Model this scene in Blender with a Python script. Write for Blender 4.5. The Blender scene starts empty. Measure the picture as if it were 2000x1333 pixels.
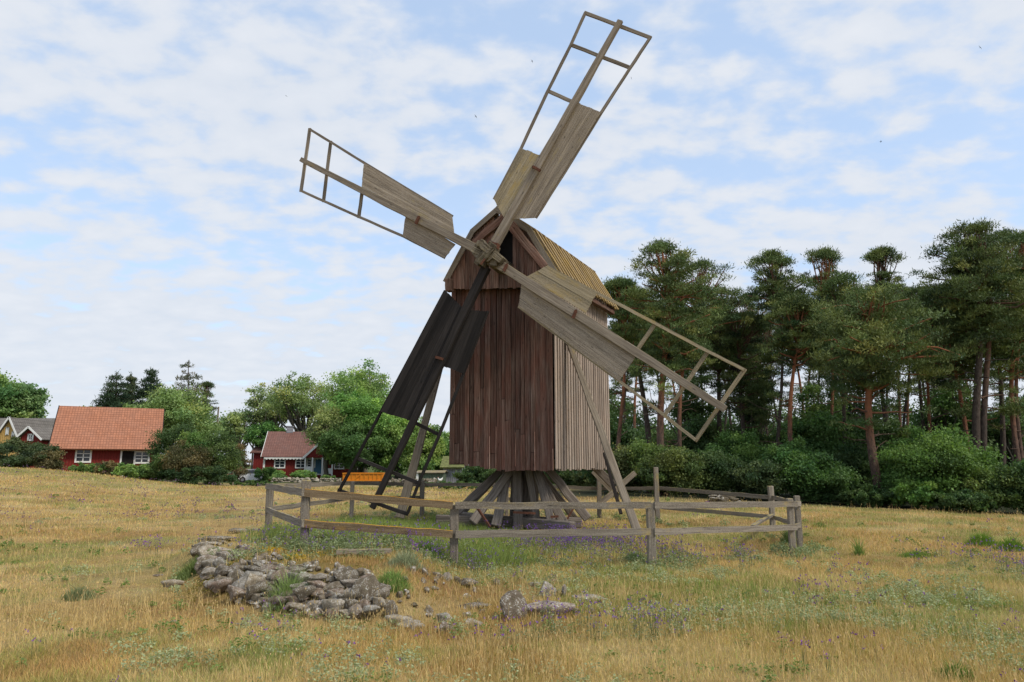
import bpy, math, random
import numpy as np
from mathutils import Vector, Matrix

# ------------------------------------------------------------------ camera, world, sun
S = bpy.context.scene
F = 1400.0; CX = 1000.0; CY = 666.5; HOR = 908.0; EYE = 1.7
PITCH = math.atan((HOR - CY) / F)
cam = bpy.data.cameras.new('camera'); camo = bpy.data.objects.new('camera', cam)
S.collection.objects.link(camo); S.camera = camo
camo.location = (0, 0, EYE); camo.rotation_euler = (math.pi / 2 + PITCH, 0, 0)
cam.sensor_width = 36; cam.lens = 36 * F / 2000; cam.clip_end = 6000; cam.clip_start = .1

SUN_EL, SUN_AZ = 50, 125        # azimuth measured clockwise from +Y (view direction)
W = bpy.data.worlds.new('World'); S.world = W; W.use_nodes = True
nt = W.node_tree; nt.nodes.clear(); N = nt.nodes.new; L = nt.links.new
out = N('ShaderNodeOutputWorld'); bg = N('ShaderNodeBackground'); bg.inputs[1].default_value = .15
sky = N('ShaderNodeTexSky'); sky.sky_type = 'NISHITA'; sky.sun_disc = False
sky.sun_elevation = math.radians(SUN_EL); sky.sun_rotation = math.radians(SUN_AZ)
sky.air_density = 1.0; sky.dust_density = 1.2; sky.ozone_density = 1.5
tc = N('ShaderNodeTexCoord'); sep = N('ShaderNodeSeparateXYZ'); L(tc.outputs['Generated'], sep.inputs[0])
def wm(op, a, b=None, clamp=False):
    n = N('ShaderNodeMath'); n.operation = op; n.use_clamp = clamp
    for i, v in ((0, a), (1, b)):
        if v is None: continue
        if isinstance(v, (int, float)): n.inputs[i].default_value = v
        else: L(v, n.inputs[i])
    return n.outputs[0]
zz = wm('MAXIMUM', sep.outputs[2], 0.0); den = wm('ADD', zz, .24)
comb = N('ShaderNodeCombineXYZ')
L(wm('DIVIDE', sep.outputs[0], den), comb.inputs[0]); L(wm('DIVIDE', sep.outputs[1], den), comb.inputs[1])
def wnoise(scale, detail, rough, off, dist=0.0, sx=1, sy=1):
    mp = N('ShaderNodeMapping'); mp.inputs['Location'].default_value = off; mp.inputs['Scale'].default_value = (sx, sy, 1)
    L(comb.outputs[0], mp.inputs[0]); n = N('ShaderNodeTexNoise'); L(mp.outputs[0], n.inputs['Vector'])
    n.inputs['Scale'].default_value = scale; n.inputs['Detail'].default_value = detail
    n.inputs['Roughness'].default_value = rough; n.inputs['Distortion'].default_value = dist
    return n.outputs[0]
n1 = wnoise(10.5, 6, .5, (3.1, 1.7, 0), .1, .85, 1.05)
n2 = wnoise(1.7, 4, .5, (7.3, 2.2, 0), 0, .9, 1.3)
cov = wm('ADD', wm('MULTIPLY', n1, .95), wm('MULTIPLY', n2, .75))
cov = wm('ADD', cov, wm('MULTIPLY', wm('MAXIMUM', wm('SUBTRACT', .30, zz), 0.0), 1.1))
mr = N('ShaderNodeMapRange'); mr.interpolation_type = 'SMOOTHSTEP'; L(cov, mr.inputs[0])
mr.inputs[1].default_value = .70; mr.inputs[2].default_value = .98; mr.inputs[3].default_value = .22; mr.inputs[4].default_value = .95
mixc = N('ShaderNodeMix'); mixc.data_type = 'RGBA'
L(mr.outputs[0], mixc.inputs[0])
tint = N('ShaderNodeMix'); tint.data_type = 'RGBA'; tint.blend_type = 'MULTIPLY'; tint.inputs[0].default_value = 1
L(sky.outputs[0], tint.inputs[6]); tint.inputs[7].default_value = (1.4, 1.3, 1.25, 1)
bl_ = N('ShaderNodeMix'); bl_.data_type = 'RGBA'; bl_.inputs[0].default_value = .6; L(tint.outputs[2], bl_.inputs[6]); bl_.inputs[7].default_value = (1.85, 2.65, 3.75, 1)
L(bl_.outputs[2], mixc.inputs[6])
cl = N('ShaderNodeMix'); cl.data_type = 'RGBA'; L(n1, cl.inputs[0])
cl.inputs[6].default_value = (2.65, 2.95, 3.4, 1); cl.inputs[7].default_value = (3.6, 3.68, 3.85, 1)
L(cl.outputs[2], mixc.inputs[7])
L(mixc.outputs[2], bg.inputs[0]); L(bg.outputs[0], out.inputs[0])

sd = bpy.data.lights.new('sun', 'SUN'); sd.energy = 1.9; sd.angle = math.radians(11); sd.color = (1, .92, .78)
so = bpy.data.objects.new('sun', sd); S.collection.objects.link(so)
el, az = math.radians(SUN_EL), math.radians(SUN_AZ)
so.rotation_euler = Vector((math.sin(az) * math.cos(el), math.cos(az) * math.cos(el), math.sin(el))).to_track_quat('Z', 'Y').to_euler()
S.view_settings.view_transform = 'Standard'; S.view_settings.look = 'None'
S.view_settings.exposure = 0.68; S.view_settings.gamma = 1
S.cycles.max_bounces = 6; S.cycles.transparent_max_bounces = 4

# ------------------------------------------------------------------ helpers
rng = np.random.default_rng(7); rnd = random.Random(5)
cP, sP = math.cos(PITCH), math.sin(PITCH)
def ray(px, py):
    a = (px - CX) / F; b = -(py - CY) / F
    return Vector((a, cP - b * sP, sP + b * cP))
def P(px, py, Y):                       # point of the world seen at a photo position, Y metres ahead
    r = ray(px, py); r = r * (Y / r.y); r.z += EYE; return r
def Gd(px, py, z=0.):                   # point at height z seen at a photo position
    r = ray(px, py); r = r * ((z - EYE) / r.z); r.z += EYE; return r
def RP(px, py, p0, n, off=0.):          # ray meets plane
    r = ray(px, py); o = Vector((0, 0, EYE)); q = p0 + n * off
    return o + r * ((q - o).dot(n) / r.dot(n))
def X_(px, Y): return P(px, HOR, Y).x

def link(o, parent=None):
    S.collection.objects.link(o)
    if parent is not None:
        o.parent = parent; o.matrix_parent_inverse = Matrix.Translation(-parent.location)
    return o
def thing(name, label, cat, loc=(0, 0, 0), group=None):
    o = bpy.data.objects.new(name, None); S.collection.objects.link(o); o.location = loc; o.empty_display_size = .3
    tag(o, label, cat, group); return o
def tag(o, label, cat, group=None):
    o['label'] = label; o['category'] = cat
    if group: o['group'] = group
    return o
def kind(o, k): o['kind'] = k; return o

class MB:
    """collects boxes, beams and polygons; each vertex keeps grain coordinates and a tint"""
    def __init__(s): s.v = []; s.f = []; s.g = []; s.t = []
    def add(s, vs, fs, gs=None, t=0.):
        b = len(s.v); s.v += [tuple(x) for x in vs]; s.f += [tuple(b + i for i in f) for f in fs]
        s.g += [tuple(x) for x in (gs if gs is not None else vs)]; s.t += [t] * len(vs) if isinstance(t, (int, float)) else list(t)
    def beam(s, p0, p1, w, t, up=(0, 0, 1), seg=1, wob=0., w1=None, t1=None, tint=None, skew=0.):
        p0 = Vector(p0); p1 = Vector(p1); d = p1 - p0; Ln = d.length; d.normalize()
        up = Vector(up); side = d.cross(up)
        if side.length < 1e-4: up = Vector((1, 0, 0)); side = d.cross(up)
        side.normalize(); up = side.cross(d).normalized()
        w1 = w if w1 is None else w1; t1 = t if t1 is None else t1
        o = (rnd.uniform(0, 50), rnd.uniform(0, 50), rnd.uniform(0, 50)); tt = rnd.uniform(-1, 1) if tint is None else tint
        vs = []; gs = []
        for i in range(seg + 1):
            k = i / seg; c = p0 + d * Ln * k
            if 0 < i < seg or wob < 0: c = c + side * rnd.uniform(-1, 1) * abs(wob) + up * rnd.uniform(-1, 1) * abs(wob)
            ww = w + (w1 - w) * k; th = t + (t1 - t) * k
            if wob: ww *= 1 + rnd.uniform(-.06, .06); 
            for a, b in ((-1, -1), (1, -1), (1, 1), (-1, 1)):
                e = skew * a * ww * .5 if i in (0, seg) else 0
                vs.append(c + side * a * ww / 2 + up * b * th / 2 + d * e)
                gs.append((Ln * k + o[0], a * ww / 2 + o[1], b * th / 2 + o[2]))
        fs = [(3, 2, 1, 0)]
        for i in range(seg):
            for j in range(4):
                a = i * 4 + j; b = i * 4 + (j + 1) % 4; fs.append((a, b, b + 4, a + 4))
        e = seg * 4; fs.append((e, e + 1, e + 2, e + 3)); s.add(vs, fs, gs, tt)
    def box(s, lo, hi, **k):
        s.beam(((lo[0] + hi[0]) / 2, lo[1], (lo[2] + hi[2]) / 2), ((lo[0] + hi[0]) / 2, hi[1], (lo[2] + hi[2]) / 2), abs(hi[0] - lo[0]), abs(hi[2] - lo[2]), **k)
    def slab(s, pts, n, th, tint=0., grain=None):   # polygon given thickness along n
        n = Vector(n).normalized(); a = [Vector(p) for p in pts]; b = [p + n * th for p in a]; m = len(a)
        fs = [tuple(range(m)), tuple(range(2 * m - 1, m - 1, -1))] + [(i, i + m, (i + 1) % m + m, (i + 1) % m) for i in range(m)]
        gs = None
        if grain is not None:
            gd = Vector(grain).normalized(); sd_ = n.cross(gd); o = rnd.uniform(0, 60)
            gs = [(p.dot(gd) + o, p.dot(sd_) + o, p.dot(n)) for p in a + b]
        s.add(a + b, fs, gs, tint)
    def tube(s, pts, rs, sides=7, tints=None, cap=True):
        pts = [Vector(p) for p in pts]; vs = []; gs = []; ts = []; o = rnd.uniform(0, 50); acc = 0
        for i, p in enumerate(pts):
            d = (pts[min(i + 1, len(pts) - 1)] - pts[max(i - 1, 0)]).normalized()
            a = d.cross(Vector((.31, .95, .02))).normalized(); b = d.cross(a)
            if i: acc += (p - pts[i - 1]).length
            for j in range(sides):
                q = 2 * math.pi * j / sides
                vs.append(p + (a * math.cos(q) + b * math.sin(q)) * rs[i]); gs.append((acc + o, math.cos(q) * rs[i] + o, math.sin(q) * rs[i]))
                ts.append(tints[i] if tints else 0.)
        fs = []
        for i in range(len(pts) - 1):
            for j in range(sides):
                a = i * sides + j; b = i * sides + (j + 1) % sides; fs.append((a, b, b + sides, a + sides))
        if cap: fs.append(tuple(range(sides))[::-1]); e = (len(pts) - 1) * sides; fs.append(tuple(range(e, e + sides)))
        s.add(vs, fs, gs, ts)
    def build(s, name, m, parent=None, smooth=False, bevel=0.):
        me = bpy.data.meshes.new(name); me.from_pydata(s.v, [], s.f)
        a = me.attributes.new('gc', 'FLOAT_VECTOR', 'POINT'); a.data.foreach_set('vector', np.array(s.g, 'f').ravel())
        a = me.attributes.new('tint', 'FLOAT', 'POINT'); a.data.foreach_set('value', np.array(s.t, 'f'))
        me.materials.append(m); me.update()
        if smooth: me.polygons.foreach_set('use_smooth', [True] * len(me.polygons))
        o = link(bpy.data.objects.new(name, me), parent)
        if bevel:
            b = o.modifiers.new('bevel', 'BEVEL'); b.width = bevel; b.segments = 1; b.limit_method = 'ANGLE'
        return o
def fastmesh(name, v, f, col, m, parent=None):
    v = np.asarray(v, 'f'); f = np.asarray(f, 'i'); k = f.shape[1]
    me = bpy.data.meshes.new(name); me.vertices.add(len(v)); me.vertices.foreach_set('co', v.ravel())
    me.loops.add(f.size); me.loops.foreach_set('vertex_index', f.ravel())
    me.polygons.add(len(f)); me.polygons.foreach_set('loop_start', np.arange(0, f.size, k, dtype='i')); me.polygons.foreach_set('loop_total', np.full(len(f), k, 'i'))
    a = me.attributes.new('Col', 'FLOAT_COLOR', 'POINT')
    c = np.ones((len(v), 4), 'f'); c[:, :3] = col; a.data.foreach_set('color', c.ravel())
    me.update(calc_edges=True); me.materials.append(m)
    if m.name in ('leaf', 'grass'): pass
    return link(bpy.data.objects.new(name, me), parent)

def hsh(ix, iy, seed):
    n = (ix.astype(np.int64) * 374761393 + iy.astype(np.int64) * 668265263 + seed * 1274126177) & 0x7fffffff
    n = (n ^ (n >> 13)) * 1274126177 & 0x7fffffff; return ((n ^ (n >> 16)) & 0xffff) / 65535.
def vn(x, y, seed=0):
    ix = np.floor(x); iy = np.floor(y); fx = x - ix; fy = y - iy; fx = fx * fx * (3 - 2 * fx); fy = fy * fy * (3 - 2 * fy)
    a = hsh(ix, iy, seed); b = hsh(ix + 1, iy, seed); c = hsh(ix, iy + 1, seed); d = hsh(ix + 1, iy + 1, seed)
    return (a * (1 - fx) + b * fx) * (1 - fy) + (c * (1 - fx) + d * fx) * fy
def fbm(x, y, seed=0, o=4):
    r = 0; a = .5; t = 0
    for i in range(o): r = r + a * vn(x * 2 ** i, y * 2 ** i, seed + i * 17); t += a; a *= .55
    return r / t
def sst(a, b, x): t = np.clip((x - a) / (b - a), 0, 1); return t * t * (3 - 2 * t)

# ------------------------------------------------------------------ terrain
ctrl = []
def cp(px, py, Y): p = P(px, py, Y); ctrl.append((p.x, p.y, p.z))
for x in (-9, -4, 0, 4, 9): ctrl.append((x, 4, 0)); ctrl.append((x * 1.1, 8, 0))
ctrl += [(0, -20, 0), (-40, -10, .3), (40, -10, 0), (-7, 12, .12), (0, 12, 0), (0, 19, 0), (5, 19, 0), (-3, 19, .15), (-2, 23, .1)]
cp(1265, 1105, 12.65); cp(1537, 1087, 15); cp(1700, 1040, 18); cp(1600, 991, 27); cp(1800, 1001, 25.5); cp(2000, 1014, 24); cp(1300, 975, 28); cp(1100, 968, 30)
cp(0, 913, 42); cp(-300, 908, 42); cp(110, 918, 44); cp(220, 930, 46); cp(330, 945, 48); cp(450, 953, 50); cp(650, 948, 54); cp(860, 950, 52)
cp(0, 950, 30); cp(0, 1010, 20); cp(250, 970, 32); cp(300, 1010, 22); cp(500, 985, 30); cp(-300, 950, 30)
ctrl += [(-.95, 11.9, .02), (-31, 84, -.5), (-33, 88, -.5), (-29, 84, -.4), (-52, 62, .9), (-42, 58, .9), (-34, 57, .6), (-70, 90, .8), (-30, 85, .55), (-15, 80, .55), (-10, 60, .1), (10, 60, -.3), (30, 50, -.3), (20, 36, -.2), (30, 30, -.3),
         (0, 110, .5), (-60, 130, .6), (60, 110, -.2), (-120, 60, 1.5), (120, 60, 0), (0, 200, .5), (-200, 200, .6), (200, 200, 0)]
CT = np.array(ctrl)
def _ker(dx, dy): return np.sqrt(dx * dx + dy * dy + 4.)
_A = _ker(CT[:, None, 0] - CT[None, :, 0], CT[:, None, 1] - CT[None, :, 1]); _n = len(CT)
_M = np.zeros((_n + 1, _n + 1)); _M[:_n, :_n] = _A - np.eye(_n) * .6; _M[:_n, _n] = 1; _M[_n, :_n] = 1
_w = np.linalg.solve(_M, np.append(CT[:, 2], 0))
MC = (-2.7, 12.2)
# mound: bearing -> plateau radius, fall-off width
_th = np.radians([-180, -150, -125, -108, -92, -78, -66, -50, -25, 0, 40, 90, 135, 180])
_R = np.array([2.3, 2.0, 2.1, 2.8, 3.05, 3.45, 3.3, 1.6, .6, .5, .9, 2.2, 2.3, 2.3])
_Wd = np.array([.9, .7, .7, .8, .8, .8, 1.1, 2.2, 1.7, 1.7, 2.5, 3.4, 2.0, .9])
def height(x, y, detail=True):
    x = np.asarray(x, float); y = np.asarray(y, float); sh = x.shape; x = x.ravel(); y = y.ravel(); r = np.zeros(x.size)
    for i in range(0, x.size, 100000):
        xs = x[i:i + 100000]; ys = y[i:i + 100000]
        r[i:i + 100000] = _ker(xs[:, None] - CT[None, :, 0], ys[:, None] - CT[None, :, 1]) @ _w[:_n] + _w[_n]
    r = r * (1 - sst(200, 400, np.hypot(x, y)))
    dx = x - MC[0]; dy = y - MC[1]; th = np.arctan2(dy, dx); rr = np.hypot(dx, dy)
    R = np.interp(th, _th, _R); Wd = np.interp(th, _th, _Wd)
    r = r + .37 * (1 - sst(R, R + Wd, rr))
    if detail: r = r + (fbm(x * .9, y * .9, 5) - .5) * .07 * (1 - sst(60, 90, y)) + (fbm(x * .15, y * .15, 9, 2) - .5) * .12 * sst(8, 20, np.hypot(x, y))
    return r.reshape(sh)
def hz(x, y): return float(height(np.array([x]), np.array([y]))[0])
def ground_at(px, py):                 # march the ray of a photo position to the ground
    r = ray(px, py); Y = np.arange(4, 90, .05); xs = r.x / r.y * Y; zs = EYE + r.z / r.y * Y
    h = height(xs, Y); i = int(np.argmax(zs < h)); return Vector((xs[i], Y[i], float(h[i])))
def patch(x, y):
    """meadow colour by place"""
    x = np.asarray(x, float); y = np.asarray(y, float)
    g = fbm(x * .35 + 3, y * .35, 21); g2 = fbm(x * 1.3, y * 1.3, 33)
    inside = np.exp(-(((x + 1.0) / 3.0) ** 2 + ((y - 15.5) / 4.0) ** 2) * 1.2)
    in2 = .5 * np.exp(-(((x - 2.6) / 2.2) ** 2 + ((y - 16.5) / 3.5) ** 2))
    green = sst(.44, .66, g * .5 + g2 * .5) * .7
    green = np.clip(green + 1.0 * inside * (.55 + .6 * g2) + .4 * in2, 0, 1)
    near_r = np.exp(-(((x - 3.5) / 5) ** 2 + ((y - 9) / 3.5) ** 2))
    green = np.clip(green + .25 * near_r, 0, 1)
    red = np.exp(-(((x + .6) / 1.3) ** 2 + ((y - 9.6) / 1.2) ** 2))
    straw = np.stack([np.full_like(x, v) for v in (.57, .395, .165)], -1); pale = np.array([.64, .485, .24]); grn = np.array([.30, .31, .10]); rd = np.array([.36, .20, .08])
    k = sst(.4, .7, fbm(x * .8 + 9, y * .8, 47))[..., None]
    c = straw * (1 - k) + pale * k
    c = c * (1 - green[..., None]) + grn * green[..., None]
    rr = np.clip(sst(.5, .72, fbm(x * .6 + 30, y * .9, 77)) * .45 + red * .5, 0, 1)[..., None]
    c = c * (1 - rr) + rd * rr
    return c, green

# ------------------------------------------------------------------ materials
def newmat(name):
    m = bpy.data.materials.new(name); m.use_nodes = True; m.node_tree.nodes.clear(); return m
class NT:
    def __init__(s, m): s.n = m.node_tree.nodes; s.l = m.node_tree.links
    def a(s, t, **k):
        n = s.n.new(t)
        for x, v in k.items(): setattr(n, x, v)
        return n
    def ln(s, a, b): s.l.new(a, b)
    def math(s, op, a, b=None, clamp=False):
        n = s.n.new('ShaderNodeMath'); n.operation = op; n.use_clamp = clamp
        for i, v in ((0, a), (1, b)):
            if v is None: continue
            if isinstance(v, (int, float)): n.inputs[i].default_value = v
            else: s.l.new(v, n.inputs[i])
        return n.outputs[0]
    def noise(s, vec, scale, detail=4, rough=.6, mscale=(1, 1, 1)):
        mp = s.n.new('ShaderNodeMapping'); mp.inputs['Scale'].default_value = mscale; s.l.new(vec, mp.inputs[0])
        n = s.n.new('ShaderNodeTexNoise'); s.l.new(mp.outputs[0], n.inputs['Vector']); n.inputs['Scale'].default_value = scale
        n.inputs['Detail'].default_value = detail; n.inputs['Roughness'].default_value = rough; return n.outputs[0]
    def ramp(s, fac, stops):
        n = s.n.new('ShaderNodeValToRGB'); s.l.new(fac, n.inputs[0]); e = n.color_ramp.elements
        while len(e) < len(stops): e.new(.5)
        for i, (p, c) in enumerate(stops): e[i].position = p; e[i].color = (*c, 1) if len(c) == 3 else c
        return n.outputs[0]
    def mix(s, fac, a, b, mode='MIX'):
        n = s.n.new('ShaderNodeMix'); n.data_type = 'RGBA'; n.blend_type = mode
        for i, v in ((0, fac), (6, a), (7, b)):
            if isinstance(v, (int, float)): n.inputs[i].default_value = v
            elif isinstance(v, tuple): n.inputs[i].default_value = (*v, 1)
            else: s.l.new(v, n.inputs[i])
        return n.outputs[2]
    def bump(s, h, dist, strength=1.):
        n = s.n.new('ShaderNodeBump'); n.inputs['Strength'].default_value = strength; n.inputs['Distance'].default_value = dist; s.l.new(h, n.inputs['Height']); return n.outputs[0]
    def out(s, col, rough=.85, normal=None, metal=0., spec=.3):
        b = s.n.new('ShaderNodeBsdfPrincipled'); o = s.n.new('ShaderNodeOutputMaterial')
        if isinstance(col, tuple): b.inputs['Base Color'].default_value = (*col, 1)
        else: s.l.new(col, b.inputs['Base Color'])
        if isinstance(rough, (int, float)): b.inputs['Roughness'].default_value = rough
        else: s.l.new(rough, b.inputs['Roughness'])
        b.inputs['Metallic'].default_value = metal; b.inputs['Specular IOR Level'].default_value = spec
        if normal is not None: s.l.new(normal, b.inputs['Normal'])
        s.l.new(b.outputs[0], o.inputs[0]); return b
def wood(name, dark, mid, light, lich=None, amt=0., topl=None, top=0., bump=.004, tints=.35, red=None, redamt=.5, con=1.5):
    m = newmat(name); t = NT(m); g = t.a('ShaderNodeAttribute', attribute_name='gc').outputs['Vector']; ti = t.a('ShaderNodeAttribute', attribute_name='tint').outputs['Fac']
    s1 = t.noise(g, 1., 5, .62, (1.1, 34, 34)); s2 = t.noise(g, 1., 4, .7, (3.5, 120, 120)); s3 = t.noise(g, 1.3, 3, .5, (1, 2.5, 2.5))
    f = t.math('ADD', t.math('MULTIPLY', s1, .6), t.math('MULTIPLY', s2, .4))
    f = t.math('ADD', t.math('MULTIPLY', t.math('SUBTRACT', f, .5), con), .5)
    c = t.ramp(f, [(.15, dark), (.48, mid), (.85, light)])
    if red:
        c = t.mix(t.math('MULTIPLY', t.ramp(t.math('ADD', t.math('MULTIPLY', s3, .7), t.math('MULTIPLY', s1, .3)), [(.38, (0, 0, 0)), (.62, (1, 1, 1))]), redamt), c, red)
        c = t.mix(t.ramp(f, [(.05, (.7,) * 3), (.5, (0, 0, 0))]), c, dark); c = t.mix(t.ramp(f, [(.72, (0, 0, 0)), (.95, (.75,) * 3)]), c, light)
    kn = t.a('ShaderNodeTexVoronoi'); mp = t.a('ShaderNodeMapping'); mp.inputs['Scale'].default_value = (2.2, 9, 9); t.ln(g, mp.inputs[0]); t.ln(mp.outputs[0], kn.inputs['Vector']); kn.inputs['Scale'].default_value = 1.
    c = t.mix(t.ramp(kn.outputs[0], [(.05, (.75,) * 3), (.13, (0, 0, 0))]), c, tuple(x * .5 for x in dark))
    br = t.math('ADD', t.math('MULTIPLY', ti, tints), t.math('ADD', t.math('MULTIPLY', s3, .5), .75))
    cb = t.a('ShaderNodeCombineXYZ'); [t.ln(br, cb.inputs[i]) for i in range(3)]
    c = t.mix(1., c, cb.outputs[0], 'MULTIPLY')
    if 'sail' in name or 'fence' in name:
        s5 = t.noise(g, 1., 3, .8, (45, 70, 70)); c = t.mix(t.ramp(s5, [(.54, (0, 0, 0)), (.64, (.6,) * 3)]), c, light); c = t.mix(t.ramp(s5, [(.34, (.55,) * 3), (.44, (0, 0, 0))]), c, dark)
    if lich and amt > 0:
        ln_ = t.noise(g, 3., 6, .75, (.55, 1.4, 1.4)); c = t.mix(t.math('MULTIPLY', t.ramp(ln_, [(.62 - amt * .25, (0, 0, 0)), (.78 - amt * .2, (1, 1, 1))]), .8), c, lich)
    if topl and top > 0:
        nz = t.a('ShaderNodeSeparateXYZ'); t.ln(t.a('ShaderNodeNewGeometry').outputs['True Normal'], nz.inputs[0])
        ln2 = t.noise(g, 5., 5, .7, (.5, 1, 1)); k = t.math('MULTIPLY', t.ramp(nz.outputs[2], [(.35, (0, 0, 0)), (.7, (1, 1, 1))]), t.ramp(ln2, [(.55 - top * .3, (0, 0, 0)), (.66 - top * .3, (1, 1, 1))]))
        c = t.mix(k, c, topl)
    t.out(c, .9, t.bump(f, bump), spec=.2); return m
M = {}
LICH = (.36, .27, .09)
M['gray'] = wood('weathered_grey_wood', (.045, .036, .028), (.19, .157, .12), (.36, .315, .255), LICH, .12, (.27, .22, .10), .35, tints=.2)
M['sail'] = wood('silvered_sail_board', (.05, .042, .032), (.245, .20, .15), (.44, .385, .31), (.34, .27, .12), .22, tints=.16)
M['sail2'] = wood('lichen_sail_board', (.06, .048, .028), (.26, .215, .14), (.46, .39, .28), (.36, .26, .09), .42, tints=.16)
M['side'] = wood('pale_weathered_siding', (.08, .06, .048), (.31, .255, .21), (.50, .43, .37), None, 0, tints=.2, red=(.23, .13, .085), redamt=.25)
M['front'] = wood('worn_red_siding', (.028, .014, .010), (.125, .076, .058), (.34, .26, .215), None, 0, tints=.33, red=(.125, .046, .031), redamt=.7, con=1.75)
M['gable'] = wood('worn_red_gable_boards', (.03, .016, .012), (.155, .096, .072), (.37, .28, .225), None, 0, tints=.45, red=(.20, .085, .055), redamt=.55, con=2.2)
M['black'] = wood('tarred_wood', (.008, .007, .0065), (.021, .018, .0165), (.045, .038, .035), None, 0, tints=.4)
M['roof'] = wood('lichened_roof_board', (.07, .045, .015), (.23, .165, .085), (.38, .30, .19), (.39, .26, .075), .7, tints=.6)
M['rail'] = wood('fence_rail_wood', (.05, .042, .033), (.185, .16, .13), (.35, .315, .265), LICH, .2, (.30, .24, .10), .35, tints=.2)
M['rail_o'] = wood('lichened_fence_rail', (.035, .024, .012), (.14, .10, .06), (.29, .23, .15), (.34, .19, .03), .12, (.55, .27, .015), .75, tints=.1)
M['trestle'] = wood('cracked_trestle_timber', (.02, .016, .013), (.15, .125, .105), (.33, .285, .245), None, 0, tints=.2, bump=.012)
M['hub'] = wood('rotten_hub_timber', (.02, .016, .01), (.135, .11, .075), (.33, .28, .20), (.27, .23, .12), .3, con=2., bump=.03)
def simple(name, col, rough=.7, var=.25, scale=6, metal=0., spec=.3, bump=0.):
    m = newmat(name); t = NT(m); g = t.a('ShaderNodeTexCoord').outputs['Object']; n = t.noise(g, scale, 5, .65)
    c = t.mix(t.ramp(n, [(.3, (0, 0, 0)), (.7, (1, 1, 1))]), tuple(x * (1 - var) for x in col), tuple(min(1, x * (1 + var)) for x in col))
    t.out(c, rough, t.bump(n, bump) if bump else None, metal, spec); return m
M['rust'] = simple('rusty_iron', (.12, .05, .03), .85, .5, 30, .2)
M['dark'] = simple('dark_interior', (.012, .010, .009), .9)  # near-black colour standing in for shade in the mill and its hood
def siding(name, col, var=.15):
    m = newmat(name); t = NT(m); g = t.a('ShaderNodeAttribute', attribute_name='gc').outputs['Vector']
    w = t.a('ShaderNodeTexWave', wave_type='BANDS', bands_direction='X'); t.ln(g, w.inputs[0]); w.inputs['Scale'].default_value = 1.6; w.inputs['Distortion'].default_value = .3
    n = t.noise(g, 2.5, 5, .6, (4, 4, .6)); c = t.mix(n, tuple(x * (1 - var * 1.6) for x in col), tuple(x * (1 + var * 1.6) for x in col))
    c = t.mix(t.ramp(w.outputs[0], [(0, (.5,) * 3), (.12, (0, 0, 0))]), c, tuple(x * .4 for x in col)); t.out(c, .8, t.bump(w.outputs[0], .02)); return m
M['redw'] = siding('falu_red_boards', (.17, .018, .014)); M['yellow'] = siding('yellow_boards', (.52, .33, .11)); M['greyw'] = siding('grey_shed_boards', (.27, .27, .30), .25); M['greenw'] = siding('green_shed_boards', (.10, .13, .09))
M['white'] = simple('white_paint', (.72, .72, .70), .6, .06, 3)
M['bluedoor'] = simple('blue_paint', (.06, .16, .25), .6, .1)
def glass_mat():
    m = newmat('window_glass'); t = NT(m); t.out((.02, .025, .035), .12, None, 0, .6); return m
M['glass'] = glass_mat()
def tiles(name, col, lines, sx, sz):
    m = newmat(name); t = NT(m); g = t.a('ShaderNodeAttribute', attribute_name='gc').outputs['Vector']
    mp = t.a('ShaderNodeMapping'); mp.inputs['Scale'].default_value = (sx, sz, 1); t.ln(g, mp.inputs[0])
    b = t.a('ShaderNodeTexBrick'); b.offset = 0.; t.ln(mp.outputs[0], b.inputs[0]); b.inputs['Scale'].default_value = 1; b.inputs['Brick Width'].default_value = 1; b.inputs['Row Height'].default_value = 1; b.inputs['Mortar Size'].default_value = .07; b.inputs['Mortar Smooth'].default_value = .4; b.inputs['Bias'].default_value = 0
    b.inputs[1].default_value = (*[x * .85 for x in col], 1); b.inputs[2].default_value = (*[min(1, x * 1.2) for x in col], 1); b.inputs[3].default_value = (*lines, 1)
    n = t.noise(g, .9, 4, .6); n2 = t.noise(g, 6, 3, .6); c = t.mix(t.ramp(n, [(.35, (0, 0, 0)), (.7, (.45,) * 3)]), b.outputs[0], tuple(x * .7 + .06 for x in col)); c = t.mix(t.math('MULTIPLY', n2, .45), c, lines)
    t.out(c, .85, t.bump(b.outputs[1], -.03)); return m
M['tile_o'] = tiles('orange_roof_tiles', (.38, .16, .09), (.25, .10, .055), 5.2, 3.6)
M['tile_r'] = tiles('brown_red_roof_tiles', (.21, .10, .08), (.10, .05, .042), 4, 3.3)
M['tile_g'] = tiles('grey_roof_tiles', (.17, .155, .14), (.10, .09, .08), 3, 2.4)
def leafmat(name, trans=.35, rough=.6):
    m = newmat(name); t = NT(m); c = t.a('ShaderNodeAttribute', attribute_name='Col').outputs['Color']
    b = t.a('ShaderNodeBsdfPrincipled'); t.ln(c, b.inputs['Base Color']); b.inputs['Roughness'].default_value = rough; b.inputs['Specular IOR Level'].default_value = .25
    tr = t.a('ShaderNodeBsdfTranslucent'); t.ln(t.mix(1., c, (1.15, 1.2, .7), 'MULTIPLY'), tr.inputs[0]); mx = t.a('ShaderNodeMixShader'); mx.inputs[0].default_value = trans
    t.ln(b.outputs[0], mx.inputs[1]); t.ln(tr.outputs[0], mx.inputs[2]); o = t.a('ShaderNodeOutputMaterial'); t.ln(mx.outputs[0], o.inputs[0]); return m
M['leaf'] = leafmat('leaf'); M['grass'] = leafmat('grass', .3, .7); M['needle'] = leafmat('needle', .15, .6); M['flower'] = leafmat('flower', .3, .7)
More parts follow.
